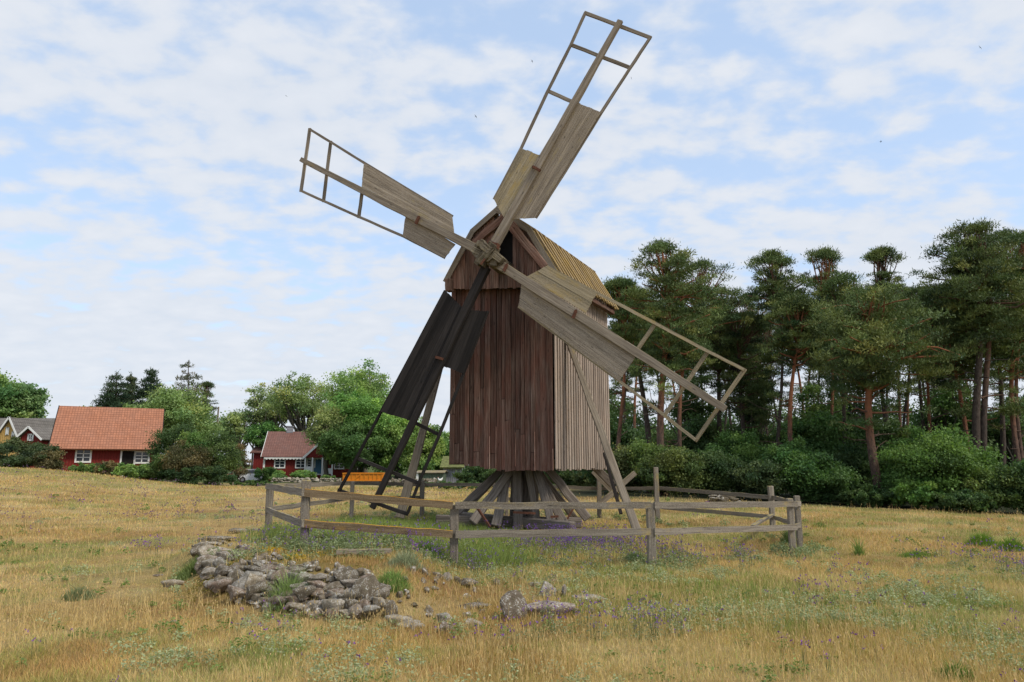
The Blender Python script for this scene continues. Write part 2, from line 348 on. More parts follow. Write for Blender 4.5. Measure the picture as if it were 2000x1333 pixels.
def bark(name, base, hi, top=None):
    m = newmat(name); t = NT(m); g = t.a('ShaderNodeAttribute', attribute_name='gc').outputs['Vector']; ti = t.a('ShaderNodeAttribute', attribute_name='tint').outputs['Fac']
    n = t.noise(g, 1, 5, .7, (5, 14, 14)); c = t.ramp(n, [(.3, base), (.72, hi)])
    if top: c = t.mix(t.ramp(t.math('ADD', ti, t.math('MULTIPLY', t.math('SUBTRACT', n, .5), .5)), [(.12, (0, 0, 0)), (.4, (1, 1, 1))]), c, t.mix(n, tuple(x * .55 for x in top), tuple(x * 1.35 for x in top)))
    t.out(c, .95, t.bump(n, .03), spec=.1); return m
M['bark_p'] = bark('pine_bark', (.055, .038, .03), (.17, .115, .09), (.27, .115, .062)); M['bark_d'] = bark('dark_pine_bark', (.035, .028, .024), (.12, .095, .08), (.13, .075, .05)); M['bark_g'] = bark('grey_bark', (.05, .045, .035), (.17, .155, .125))
def ground_mat():
    m = newmat('meadow_soil'); t = NT(m); c = t.a('ShaderNodeAttribute', attribute_name='Col').outputs['Color']; g = t.a('ShaderNodeTexCoord').outputs['Object']
    n = t.noise(g, 9, 6, .75); n2 = t.noise(g, 45, 4, .7); f = t.math('ADD', t.math('MULTIPLY', n, .5), t.math('MULTIPLY', n2, .5))
    k = t.ramp(f, [(.3, (.45, .42, .4)), (.52, (.85, .85, .85)), (.75, (1.15, 1.15, 1.1))]); t.out(t.mix(1., c, k, 'MULTIPLY'), .95, t.bump(f, .05), spec=.1); return m
M['ground'] = ground_mat()
def stone_mat(name='lichened_stone'):
    m = newmat(name); t = NT(m); g = t.a('ShaderNodeTexCoord').outputs['Object']; r = t.a('ShaderNodeObjectInfo').outputs['Random']
    n = t.noise(g, 5, 6, .65); n2 = t.noise(g, 26, 4, .7); n3 = t.noise(g, 9, 5, .8)
    base = t.ramp(r, [(0, (.23, .19, .14)), (.25, (.15, .13, .10)), (.45, (.32, .235, .18)), (.7, (.33, .31, .27)), (1, (.42, .35, .25))])
    c = t.mix(1., base, t.ramp(n, [(.3, (.5, .48, .45)), (.7, (1.25, 1.22, 1.2))]), 'MULTIPLY')
    c = t.mix(t.ramp(n3, [(.5, (0, 0, 0)), (.62, (.55,) * 3)]), c, (.12, .11, .06))
    sp = t.math('MULTIPLY', t.ramp(n2, [(.52, (0, 0, 0)), (.58, (1, 1, 1))]), t.ramp(n, [(.46, (0, 0, 0)), (.56, (1, 1, 1))]))
    c = t.mix(t.math('MULTIPLY', sp, .85), c, (.58, .57, .54)); t.out(c, .9, t.bump(t.math('ADD', n, n2), .02), spec=.2); return m
M['stone'] = stone_mat()

# ------------------------------------------------------------------ ground sheet
def axis(lo, hi, fine, n, k=3.2):
    u = np.linspace(-1, 1, n); s = np.sinh(u * k) / math.sinh(k); return np.where(s < 0, -s * lo, s * hi) + fine
gx = axis(-1600, 1600, 0, 420, 6.6); gy = axis(-300, 2500, 12, 420, 6.6)
GX, GY = np.meshgrid(gx, gy); GZ = height(GX, GY)
nx, ny = len(gx), len(gy); idx = np.arange(nx * ny).reshape(ny, nx)
fc = np.stack([idx[:-1, :-1].ravel(), idx[:-1, 1:].ravel(), idx[1:, 1:].ravel(), idx[1:, :-1].ravel()], 1)
gc_, _ = patch(GX.ravel(), GY.ravel()); gc_ = gc_ * .72
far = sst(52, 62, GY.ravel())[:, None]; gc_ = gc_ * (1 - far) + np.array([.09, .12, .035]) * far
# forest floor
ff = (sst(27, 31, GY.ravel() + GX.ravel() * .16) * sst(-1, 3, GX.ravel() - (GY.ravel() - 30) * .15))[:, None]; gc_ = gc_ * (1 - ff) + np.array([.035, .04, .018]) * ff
# mossy mound top
mo = np.exp(-(((GX.ravel() + 3.1) / 1.2) ** 2 + ((GY.ravel() - 10.2) / 1.1) ** 2))[:, None]; gc_ = gc_ * (1 - mo) + np.array([.23, .17, .05]) * mo
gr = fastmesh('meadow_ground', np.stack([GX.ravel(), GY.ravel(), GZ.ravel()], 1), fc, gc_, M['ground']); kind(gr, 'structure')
gr.data.polygons.foreach_set('use_smooth', [True] * len(gr.data.polygons))

# ------------------------------------------------------------------ the windmill
YAW = math.radians(20); AP = math.radians(2)
hub = P(958, 502, 16.8)
n_r = Vector((-math.sin(YAW) * math.cos(AP), -math.cos(YAW) * math.cos(AP), math.sin(AP)))   # rotor axis, towards the viewer
BY = math.radians(26); fd = Vector((-math.cos(BY), math.sin(BY), 0)); bd = Vector((math.sin(BY), math.cos(BY), 0)); nf = -bd; ns = -fd
C0 = P(1082, 918, 17.3)
def Fp(px, py, off=0.): return RP(px, py, C0, nf, off)       # on the front wall (off: towards viewer)
def Sp(px, py, off=0.): return RP(px, py, C0, ns, off)       # on the right-hand wall
UP = Vector((0, 0, 1))
mill = thing('windmill', 'tall weathered wooden post windmill with four sails inside the rail fence', 'windmill', (.4, 19.0, hz(.4, 19)))
Wd = (Fp(880, 800) - C0).dot(fd); Dp = (Sp(1187, 800) - C0).dot(bd)
def botz(u):
    f = u / Wd; px = 1082 - 202 * f; py = np.interp(px, [878, 905, 932, 965, 1000, 1082], [903, 907, 911.5, 917, 919, 918]); return Fp(px, py).z
topz = Fp(1000, 545).z
b = MB(); u = 0.
while u < Wd - .02:
    w = min(rnd.uniform(.10, .19), Wd - u)
    if Wd - u - w < .05: w = Wd - u
    o = rnd.choice([0, .016, .03]) + .004; p = C0 + fd * (u + w / 2) + nf * o; zb = botz(u + w / 2) + rnd.uniform(-.035, .02)
    zs = [zb, topz + .3]
    if rnd.random() < .4: zc = rnd.uniform(zb + .3, zb + 2.0); zs = [zb, zc, topz + .3]
    for i in range(len(zs) - 1):
        b.beam((p.x, p.y, zs[i] + (.012 if i else 0)), (p.x, p.y, zs[i + 1]), w - rnd.choice([.005, .008, .014, .02]), .03, nf, seg=5, wob=.003, skew=rnd.uniform(-.15, .15) if i == 0 else 0)
    if rnd.random() < .4: q_ = p - fd * (w / 2 - .004) + nf * .016; z0_ = zb + rnd.choice([0, .1, rnd.uniform(.3, 2)]); b.beam((q_.x, q_.y, z0_), (q_.x, q_.y, z0_ + rnd.uniform(.3, 1.3)), .009, .012, nf, seg=3, wob=.002, tint=5.)
    u += w
o_ = b.build('front_wall', M['front'], mill); o_['label'] = 'dark brown-red vertical board front wall'
b = MB(); v = 0.; k = 0; zsb = C0.z + .0
while v < Dp - .02:
    w = .115 if k % 2 == 0 else .06; w = min(w * rnd.uniform(.9, 1.1), Dp - v); o = .045 if k % 2 == 0 else .0; p = C0 + bd * (v + w / 2) + ns * o
    b.beam((p.x, p.y, zsb + rnd.uniform(-.03, .03)), (p.x, p.y, topz + .2), w - .012 if k % 2 == 0 else w + .02, .028, ns, seg=4, wob=.002, tint=None if k % 2 == 0 else -1.8); v += w; k += 1
o_ = b.build('side_wall', M['side'], mill); o_['label'] = 'pale grey board side wall with raised boards'
b = MB()   # hidden walls and floor, coloured near-black so the board gaps read as shade
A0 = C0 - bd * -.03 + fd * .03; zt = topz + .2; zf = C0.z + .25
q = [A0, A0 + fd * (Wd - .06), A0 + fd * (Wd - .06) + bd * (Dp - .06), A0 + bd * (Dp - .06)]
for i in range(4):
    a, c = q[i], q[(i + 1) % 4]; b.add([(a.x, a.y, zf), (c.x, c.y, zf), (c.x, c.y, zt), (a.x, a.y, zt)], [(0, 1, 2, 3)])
b.add([(p.x, p.y, zf) for p in q], [(0, 1, 2, 3)]); b.build('shade_lining', M['dark'], mill)
b = MB()
for i in range(18):
    w = Dp / 18; p = C0 + fd * (Wd + .01) + bd * (w * (i + .5)); b.beam((p.x, p.y, C0.z + .12), (p.x, p.y, zt), w - .01, .03, fd)
b.build('side_wall', M['gable'], mill)
b = MB()
for i in range(18):
    w = Wd / 18; p = C0 + bd * (Dp + .01) + fd * (w * (i + .5)); b.beam((p.x, p.y, C0.z), (p.x, p.y, zt), w - .01, .03, bd)
b.build('rear_wall', M['side'], mill)
# roof: gambrel profile on the hood plane
HO = .38
prof_px = [(868, 549), (921, 450), (972, 405), (1037, 446), (1090, 533)]
prof = [Fp(x, y, HO) for x, y in prof_px]; RL = Dp + HO + .15
for si in range(4):
    a, c = prof[si], prof[si + 1]; b = MB(); nst = 34 if si == 3 else 24; w = RL / nst
    d2 = (c - a).normalized(); nn = d2.cross(bd)
    if nn.z < 0: nn = -nn
    for i in range(nst):
        off = .035 if i % 2 else 0.; s0 = a + bd * w * (i + .5) + nn * off; s1 = c + bd * w * (i + .5) + nn * off
        lo = s1 if s1.z < s0.z else s0; hi = s0 if lo is s1 else s1
        ext = (lo - hi).normalized() * (rnd.uniform(.0, .05) if si in (0, 3) else .06)
        b.beam(hi - (lo - hi).normalized() * .02, lo + ext, w * (.66 if i % 2 else 1.05), .03, nn, seg=3, wob=.004, tint=rnd.uniform(.1, 1) if i % 2 else rnd.uniform(-1.6, -.6))
    b.build('roof_slope', M['roof'], mill)
b = MB()   # barge boards on the gable edge
for si in range(4):
    a, c = prof[si], prof[si + 1]; d2 = (c - a).normalized(); inn = Vector((0, 0, -1)) - d2 * Vector((0, 0, -1)).dot(d2); inn.normalize()
    b.beam(a + inn * .06 + nf * .03 - d2 * .02, c + inn * .06 + nf * .03 + d2 * (.0 if si != 1 else .04), .15, .03, nf, seg=2, wob=.003, tint=.1)
b.build('barge_board', M['gray'], mill)
# gable hood boards
def ptop(px): return float(np.interp(px, [p[0] for p in prof_px], [p[1] for p in prof_px]))
b = MB(); px = 874.
while px < 1084:
    w = rnd.uniform(6.5, 10.5); xm = px + w / 2; t0 = ptop(xm) + 9; bt = 566 - (xm - 872) * .02 + rnd.uniform(-1, 1)
    if 964 < xm < 1000: t0 = 512 + (xm - 964) * .25
    if xm > 1030: t0 = min(t0 + 4, bt - 8)
    p0 = Fp(xm, bt, HO - .06); p1 = Fp(xm, t0, HO - .06); p1.x, p1.y = p0.x, p0.y
    b.beam(p0, p1, (Fp(px + w, 560, HO) - Fp(px, 560, HO)).length - .008, .03, nf, seg=3, wob=.003); px += w
g_ = b.build('gable_boarding', M['gable'], mill)
b = MB()  # hood underside and a sheet behind the opening, near-black in place of shade
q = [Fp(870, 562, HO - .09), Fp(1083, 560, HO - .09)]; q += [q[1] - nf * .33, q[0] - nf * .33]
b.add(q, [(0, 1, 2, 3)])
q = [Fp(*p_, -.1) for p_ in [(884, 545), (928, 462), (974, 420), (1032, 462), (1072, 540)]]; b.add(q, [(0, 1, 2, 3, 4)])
b.build('shade_lining', M['dark'], mill)
b = MB()  # rear gable
q = [p + bd * (RL - .12) for p in prof]; b.slab([p - UP * .05 for p in q], bd, .04, grain=UP); b.build('rear_gable', M['gable'], mill)
b = MB()
b.beam(Fp(992, 432, HO + .0), Fp(1066, 523, HO + .0), .24, .12, nf, seg=6, wob=.012, tint=.3, w1=.2)
b.beam(Fp(985, 424, HO + .0), Fp(926, 476, HO + .0), .2, .1, nf, seg=6, wob=.012, tint=-.2)
b.build('gable_brace', M['gable'], mill, bevel=.012)
b = MB(); b.beam(Fp(878, 546, HO + .02), Fp(878, 570, HO + .02), .16, .2, nf, seg=2, wob=.01); b.build('corner_block', M['gable'], mill, bevel=.01); b = MB()
pA = Sp(1092, 545, .12); b.beam(Fp(1085, 545, .3), Fp(1085, 545, .3) + bd * (Dp + .3), .14, .12, UP, seg=4, wob=.005)
b.build('wall_plate', M['gable'], mill, bevel=.01)
# window shaft and hub
b = MB(); sh0 = hub + n_r * .25; sh1 = hub - n_r * 2.4; b.tube([sh0, sh1], [.2, .24], 10); b.build('wind_shaft', M['hub'], mill)
def Rp(px, py, off=0.): return RP(px, py, hub, n_r, off)
hb = MB(); ul = (Rp(1212, 42) - Rp(728, 993)).normalized()
rl_ = (Rp(1417, 800) - Rp(590, 312)).normalized()
for (r0, u0, r1, u1, w_, t_, f_) in ((-.42, .02, .16, .0, .34, .40, .02), (-.30, .14, .10, .10, .20, .30, .16), (-.06, -.30, .04, .30, .26, .34, .12), (.02, .10, .44, .04, .20, .24, .10), (-.34, -.10, -.05, -.16, .18, .26, .10), (.08, -.14, .34, -.06, .16, .28, .02), (-.16, -.34, -.10, -.05, .16, .2, .1)):
    hb.beam(hub + rl_ * r0 + ul * u0 + n_r * f_, hub + rl_ * r1 + ul * u1 + n_r * (f_ + .03), w_, t_, n_r, seg=5, wob=.028, w1=w_ * rnd.uniform(.8, 1.1))
hubo = hb.build('hub', M['hub'], mill, bevel=.012); hubo['label'] = 'rotting mossy timber hub'
b = MB(); b.beam(hub + ul * .16 + n_r * .28 + rl_ * .1, hub - ul * .3 + n_r * .3 + rl_ * .02, .05, .03, n_r); b.beam(hub + ul * .22 + n_r * .12 - rl_ * .16, hub + ul * .3 + n_r * .16 + rl_ * .14, .12, .14, n_r); b.build('iron_strap', M['rust'], hubo)

def sail(label, tip, root, mat, so, w0, w1, bars, edges, panels, clips, bo=-.13, mat2=None):
    s = MB(); s.beam(Rp(*root, so), Rp(*tip, so), w0, .17, n_r, seg=10, wob=.005, w1=w1, t1=.09); ob = s.build('sail', mat[0], mill, bevel=.006); ob['label'] = label
    for a, c in bars:
        k = MB(); p, q_ = Rp(*a, so + bo), Rp(*c, so + bo); d = (q_ - p).normalized() * .03; k.beam(p - d, q_ + d, .085, .05, n_r, seg=4, wob=.004); k.build('cross_bar', mat[1], ob, bevel=.004)
    for pts in edges:
        k = MB()
        for a, c in zip(pts[:-1], pts[1:]):
            k.beam(Rp(*a, so + bo + .05), Rp(*c, so + bo + .05), .066, .045, n_r, seg=4, wob=.004)
        k.build('edge_rail', mat[1], ob)
    for (o0, o1, i0, i1, npl, mm) in panels:       # outer edge o0->o1, inner edge i0->i1
        k = MB(); off = so + bo + .085
        O0, O1, I0, I1 = Rp(*o0, off), Rp(*o1, off), Rp(*i0, off), Rp(*i1, off)
        cuts = [0] + sorted((i + rnd.uniform(-.22, .22)) / npl for i in range(1, npl)) + [1]
        for i in range(npl):
            f0, f1 = cuts[i], cuts[i + 1]; fm = (f0 + f1) / 2; a = O0.lerp(I0, fm); c = O1.lerp(I1, fm); d = (c - a).normalized()
            wa = (O0.lerp(I0, f0) - O0.lerp(I0, f1)); wa = (wa - d * wa.dot(d)).length; wb = (O1.lerp(I1, f0) - O1.lerp(I1, f1)); wb = (wb - d * wb.dot(d)).length
            g = rnd.choice([0, 0, 0, 0, 0, .0025]); a = a + d * rnd.uniform(-.02, .02); c = c + d * rnd.uniform(-.02, .02)
            fo = n_r * rnd.uniform(0, .008)
            ea = (O0 - I0); sk = ea.dot(d) / max(1e-3, (ea - d * ea.dot(d)).length)
            # plank quad following the slanted panel ends
            sd2 = d.cross(n_r).normalized(); sgn = 1 if (O0 - I0).dot(sd2) > 0 else -1
            A = O0.lerp(I0, f0) ; B = O0.lerp(I0, f1); D_ = O1.lerp(I1, f0); E_ = O1.lerp(I1, f1)
            ja, jb = rnd.uniform(-.01, .01), rnd.uniform(-.01, .01); gsh = sd2 * sgn * g
            A2, B2, D2, E2 = A + d * ja - gsh, B + d * ja + gsh, D_ + d * jb - gsh, E_ + d * jb + gsh
            k.slab([p + fo for p in (A2, D2, E2, B2)], n_r, .018, tint=rnd.uniform(-1, 1), grain=d)
        k.build('sail_board', M[mm], ob)
    if clips:
        for (x, y, x1, y1) in clips: k = MB(); k.beam(Rp(x, y, so + .12), Rp(x1, y1, so + .12), .06, .06, n_r); k.beam(Rp(x, y, so - .1), Rp(x, y, so + .12), .05, .05, UP); k.build('iron_clamp', M['rust'], ob)
    return ob
G2 = (M['gray'], M['gray'])
sail('upper sail with lichened grey boards', (1212, 41), (967, 476), G2, .0, .22, .13,
     [((1143, 26), (1270, 74)), ((1115, 88), (1231, 133)), ((1070, 178), (1115, 198))],
     [[(1143, 26), (1115, 88), (1070, 178), (1018, 290), (965, 390)], [(1270, 74), (1231, 133), (1174, 221), (1104, 335), (1046, 426)]],
     [((1174, 221), (1046, 426), (1117, 197), (992, 430), 7, 'sail'), ((1018, 290), (965, 390), (1062, 307), (984, 425), 4, 'sail2')], [(1041, 326, 1055, 334)])
sail('left sail with grey boards', (588, 312), (940, 492), G2, -.02, .22, .13,
     [((605, 253), (588, 373)), ((646, 278), (632, 393)), ((707, 378), (701, 424))],
     [[(605, 253), (646, 278), (712, 319), (884, 423)], [(588, 373), (632, 393), (701, 424), (788, 462), (869, 504)]],
     [((712, 319), (884, 423), (706, 372), (889, 466), 6, 'sail'), ((787, 462), (869, 505), (793, 418), (890, 478), 4, 'sail')], [(818, 424, 812, 438)])
sail('right sail with pale lichened boards', (1417, 800), (970, 514), (M['gray'], M['sail2']), -.0, .24, .15,
     [((1454, 723), (1359, 860)), ((1383, 687), (1298, 812)), ((1280, 632), (1246, 682))],
     [[(1454, 723), (1383, 687), (1280, 632), (1167, 573), (1068, 521)], [(1359, 860), (1298, 812), (1210, 745), (1013, 599)]],
     [((1013, 599), (1210, 745), (1020, 552), (1242, 697), 8, 'sail'), ((1068, 520), (1167, 572), (1030, 541), (1144, 612), 4, 'sail2')], [(1125, 607, 1119, 622), (990, 517, 984, 530)])
sail('lower sail with black tarred boards', (727, 993), (950, 522), (M['black'], M['black']), .0, .2, .13,
     [((807, 824), (858, 850)), ((696, 895), (820, 945)), ((662, 958), (795, 1004))],
     [[(870, 568), (744, 805), (663, 958)], [(953, 608), (905, 731), (858, 850), (818, 943), (796, 1004)]],
     [((870, 567), (744, 805), (908, 607), (809, 824), 5, 'black'), ((951, 608), (906, 731), (904, 607), (856, 712), 3, 'black')], [(852, 698, 865, 702)])
# trestle: post, crossed sills, diagonal braces
TZ = lambda x, y: hz(x, y)
b = MB(); b.beam((.33, 19.2, TZ(.33, 19.2)), (.33, 19.2, C0.z + .6), .62, .62, nf, seg=6, wob=.012, w1=.5); b.build('centre_post', M['trestle'], mill, bevel=.03)
b = MB()
b.beam(P(851, 1016, 18.6), P(1135, 1021, 18.9), .22, .26, UP, seg=6, wob=.012); b.build('sill_beam', M['trestle'], mill, bevel=.02)
b = MB(); b.beam(P(890, 1008, 20.6), P(1120, 1030, 17.2), .22, .24, UP, seg=6, wob=.012); b.build('sill_beam', M['trestle'], mill, bevel=.02)
for (x0, y0, Y0, x1, y1, Y1, w) in [(985, 912, 19.2, 893, 1001, 18.9, .2), (1003, 912, 18.8, 922, 1022, 18.1, .22), (1010, 905, 18.7, 1012, 1036, 18.4, .24),
                                    (1046, 912, 18.6, 1082, 1036, 17.9, .2), (1066, 910, 18.9, 1148, 1014, 18.9, .22), (1055, 925, 19.6, 1126, 1018, 20.2, .18), (1032, 912, 18.5, 1050, 1036, 18.3, .18), (970, 930, 19.8, 900, 1005, 20.9, .18), (995, 910, 18.9, 968, 1030, 18.2, .24), (1040, 905, 18.9, 1105, 1030, 18.4, .22)]:
    b = MB(); b.beam(P(x0, y0, Y0), P(x1, y1, Y1), w, w * .9, (0, -1, 0), seg=6, wob=.012); b.build('diagonal_brace', M['trestle'], mill, bevel=.02)
for q0, q1, w in ((P(932, 992, 17.7), P(957, 1030, 17.5), .05), (P(1075, 1010, 17.6), P(1091, 1009, 17.6), .05), (P(1122, 990, 18.2), P(1108, 1014, 18.2), .04), (P(1002, 1001, 17.9), P(1046, 1003, 17.9), .05)): b = MB(); b.beam(q0, q1, w, w); b.build('iron_strap', M['rust'], mill)
b = MB(); b.beam(P(874, 660, 19.6), P(781, 1012, 19.3), .15, .14, (0, -1, 0), seg=6, wob=.012, w1=.25); b.build('prop', M['gray'], mill, bevel=.015)
b = MB(); b.beam(Sp(1108, 662, .12), P(1246, 1042, 16.4), .13, .13, (0, -1, .0), seg=8, wob=.01, w1=.19); b.build('prop', M['gray'], mill, bevel=.012)
b = MB(); b.beam(P(1180, 885, 19.8), P(1213, 1004, 19.0), .08, .08, (0, -1, 0), seg=4, wob=.006); o_ = b.build('prop', M['black'], mill)
# tail beam and its crossed stand behind
b = MB(); b.beam(P(1150, 900, 21.0), P(1196, 946, 21.6), .22, .2, (0, -1, 0), seg=3, wob=.01); b.build('tail_beam', M['trestle'], mill, bevel=.01)
b = MB(); b.beam(P(1240, 924, 22.0), P(1170, 986, 21.7), .15, .12, (0, -1, 0), seg=3, wob=.006); b.beam(P(1158, 921, 21.9), P(1206, 972, 21.9), .13, .1, (0, -1, 0), seg=3, wob=.006); b.build('tail_stand', M['gray'], mill)

# ------------------------------------------------------------------ the rail fence
fen = thing('wooden_fence', 'low grey two-rail timber fence ringing the windmill', 'fence', (X_(1000, 12), 12, 0))
def base(px, Y): x = X_(px, Y); return Vector((x, Y, hz(x, Y)))
fposts = [(531, 14.6, 1.0, .125), (602, 11.3, 1.05, .12), (889, 11.9, .98, .135), (1267, 12.6, 1.08, .14), (1538, 14.9, 1.12, .12), (1553, 15.7, 1.12, .11), (1502, 18.6, 1.12, .13), (1281, 20.8, 1.55, .13),
          (1168, 22.3, 1.15, .13), (990, 23.5, 1.1, .11), (826, 22.6, 1.1, .14), (690, 20.2, 1.1, .11)]
FP = []
for i, (px, Y, h, w) in enumerate(fposts):
    p = base(px, Y); FP.append(p); b = MB(); b.beam(p - UP * .15, p + UP * h + Vector((rnd.uniform(-.02, .02), 0, 0)), w, w * .85, (0, -1, 0), seg=5, wob=.006, skew=rnd.uniform(-.1, .1)); b.build('post', M['rail'], fen, bevel=.012)
# rails: heights at each post taken from the photograph
RZ = [(950, 996), (962, 1022), (987, 1043), (987, 1038), (985, 1030), (984, 1026), (972, 1010), (954, 991), (955, 990), (947, 975), (947, 972), (944, 973)]
RZp = [[P(fposts[i][0], y, fposts[i][1]) for y in RZ[i]] for i in range(12)]
cen = Vector((.2, 17, 0))
for i in range(12):
    j = (i + 1) % 12
    for r in range(2):
        a, c = RZp[i][r], RZp[j][r]
        if (i, r) == (9, 1): continue
        ou = ((a + c) / 2 - cen); ou.z = 0; ou.normalize(); d = (c - a).normalized(); of = ou * (fposts[i][3] / 2 + .035)
        ext = .05 if i in (0, 4) else 0
        b = MB(); b.beam(a + of - d * (.1 if i in (0, 3) and i == 0 else 0.), c + of + d * (.14 if i == 3 else ext), .112 if i in (1, 2, 3, 0) else .10, .04, ou, seg=12, wob=.007)
        rb = b.build('rail', M['rail_o'] if i == 1 else M['rail'], fen)
        if i == 1: rb['label'] = 'rail with orange lichen along its top'
b = MB(); b.beam(P(1508, 1006, 18.4), P(1470, 1028, 16.2), .09, .05); b.build('rail', M['rail'], fen)

# ------------------------------------------------------------------ houses and sheds
def line_dir(az): a = math.radians(az); return Vector((math.sin(a), math.cos(a), 0))
def solve(A, d, px):                     # distance along d from A that appears at column px
    s = 0.; k = (px - CX) / F
    # column depends on pitch only weakly: iterate on projected x
    lo, hi = -5., 60.
    def col(t):
        p = A + d * t - Vector((0, 0, EYE)); fw = p.y * cP + p.z * sP; return CX + F * p.x / fw
    for _ in range(50):
        m = (lo + hi) / 2
        if col(m) < px: lo = m
        else: hi = m
    return (lo + hi) / 2
def zof(px, py, Y): return P(px, py, Y).z
class House:
    def __init__(s, name, label, A, az, length, depth, zb, ze, zr, wall, roof, over=.3, eave=.35, trim=None, th=.12, cat='house'):
        s.d = line_dir(az); s.n = Vector((s.d.y, -s.d.x, 0)); s.A = Vector((A.x, A.y, 0)); s.ob = thing(name, label, cat, (A.x, A.y, zb)); s.zb, s.ze, s.zr = zb, ze, zr; s.len = length; s.dep = depth
        bk = -s.n * depth; d = s.d; b = MB(); A = s.A; z = lambda p, h: Vector((p.x, p.y, h))
        def quad(a, c, h0, h1):
            L_ = (c - a).length; b.add([z(a, h0), z(c, h0), z(c, h1), z(a, h1)], [(0, 1, 2, 3)], [(0, 0, h0), (L_, 0, h0), (L_, 0, h1), (0, 0, h1)])
        quad(A, A + d * length, zb - .5, ze); quad(A + d * length + bk, A + bk, zb - .5, ze)
        for e in (0, length):
            a = A + d * e; b.add([z(a, zb - .5), z(a + bk, zb - .5), z(a + bk, ze), z(a + bk / 2, zr), z(a, ze)], [(0, 1, 2, 3, 4)], [(0, 0, zb - .5), (depth, 0, zb - .5), (depth, 0, ze), (depth / 2, 0, zr), (0, 0, ze)])
        b.build('wall', wall, s.ob)
        b = MB(); sl = (zr - ze) / (depth / 2)
        for sd2 in (0, 1):
            e0 = A + s.n * eave if sd2 == 0 else A + bk - s.n * eave; e0 = z(e0, ze - eave * sl); r0 = z(A + bk / 2, zr + .02)
            p = [e0 - d * over, e0 + d * (length + over), r0 + d * (length + over), r0 - d * over]; nn = (p[1] - p[0]).cross(p[2] - p[0]).normalized()
            if nn.z < 0: nn = -nn
            Ls = (p[2] - p[1]).length; q = [v + nn * th for v in p]
            uv = [(0, 0, 0), (length + 2 * over, 0, 0), (length + 2 * over, Ls, 0), (0, Ls, 0)]
            b.add(p + q, [(0, 1, 2, 3), (7, 6, 5, 4), (0, 4, 5, 1), (1, 5, 6, 2), (2, 6, 7, 3), (3, 7, 4, 0)], uv + uv)
        s.roof = b.build('roof', roof, s.ob)
        if trim:
            b = MB()
            for e in (-over - .03, length + over + .03):
                for sd2 in (0, 1):
                    e0 = A + s.n * eave if sd2 == 0 else A + bk - s.n * eave; e0 = z(e0, ze - eave * sl); r0 = z(A + bk / 2, zr + .02); b.beam(e0 + d * e + UP * .03, r0 + d * e + UP * .03, .05, .24, UP); b.build('barge_board', trim, s.roof); b = MB()

    def window(s, px, w, z0, z1, name='window', panes=(2, 3), wallx=None, door=None, frame=None):
        t = solve(Vector((s.A.x, s.A.y, z1)), s.d, px) if wallx is None else wallx; c = s.A + s.d * t + s.n * .02
        fr = frame or M['white']; b = MB(); zm = (z0 + z1) / 2; hw = w / 2; fwid = .12; d = s.d
        P0 = lambda x, z_, o=0.: Vector((c.x + d.x * x + s.n.x * o, c.y + d.y * x + s.n.y * o, z_))
        b.beam(P0(-hw, z1 + fwid / 2), P0(hw, z1 + fwid / 2), .06, fwid, UP); b.beam(P0(-hw, z0 - fwid / 2), P0(hw, z0 - fwid / 2), .07, fwid, UP)
        b.beam(P0(-hw - fwid / 2, z0 - fwid), P0(-hw - fwid / 2, z1 + fwid), fwid, .06, s.n); b.beam(P0(hw + fwid / 2, z0 - fwid), P0(hw + fwid / 2, z1 + fwid), fwid, .06, s.n)
        if not door:
            for i in range(1, panes[0]): x = -hw + w * i / panes[0]; b.beam(P0(x, z0, .01), P0(x, z1, .01), .07, .03, s.n)
            for i in range(1, panes[1]): zz_ = z0 + (z1 - z0) * i / panes[1]; b.beam(P0(-hw, zz_, .01), P0(hw, zz_, .01), .03, .05, UP)
        o = b.build(name, fr, s.ob); b = MB(); b.beam(P0(0, z0, -.0), P0(0, z1, -.0), w, .02, s.n); b.build('pane' if not door else 'leaf', door or M['glass'], o); return o
    def strip(s, name, pts, m, w, t):
        b = MB()
        for a, c in pts: b.beam(a, c, w, t, UP)
        return b.build(name, m, s.ob)
# red cottage, orange tiled roof
Y = 54.; A = P(97, 908, Y); az = 64
H1 = House('red_cottage', 'long red wooden cottage with orange tiled roof at the left edge of the meadow', A, az, 1, 1, 0, 1, 2, M['redw'], M['tile_o']) if False else None
d_ = line_dir(az); ln_ = solve(Vector((A.x, A.y, 3)), d_, 311)
H1 = House('red_cottage', 'long red wooden cottage with orange tiled roof at the left edge of the meadow', A, az, ln_, 6.4, .9, zof(97, 866, Y), zof(97, 796, Y + 3), M['redw'], M['tile_o'], over=.12, eave=.55, trim=M['black'])
yy = lambda px: (H1.A + H1.d * solve(Vector((H1.A.x, H1.A.y, 2)), H1.d, px)).y
H1.window(164, .85, zof(164, 901, yy(164)), zof(164, 879, yy(164)))
w_ = H1.window(251, .82, .95, zof(251, 881, yy(251)), 'door', door=M['dark']); H1.window(278, .85, zof(278, 903, yy(278)), zof(278, 884, yy(278)))
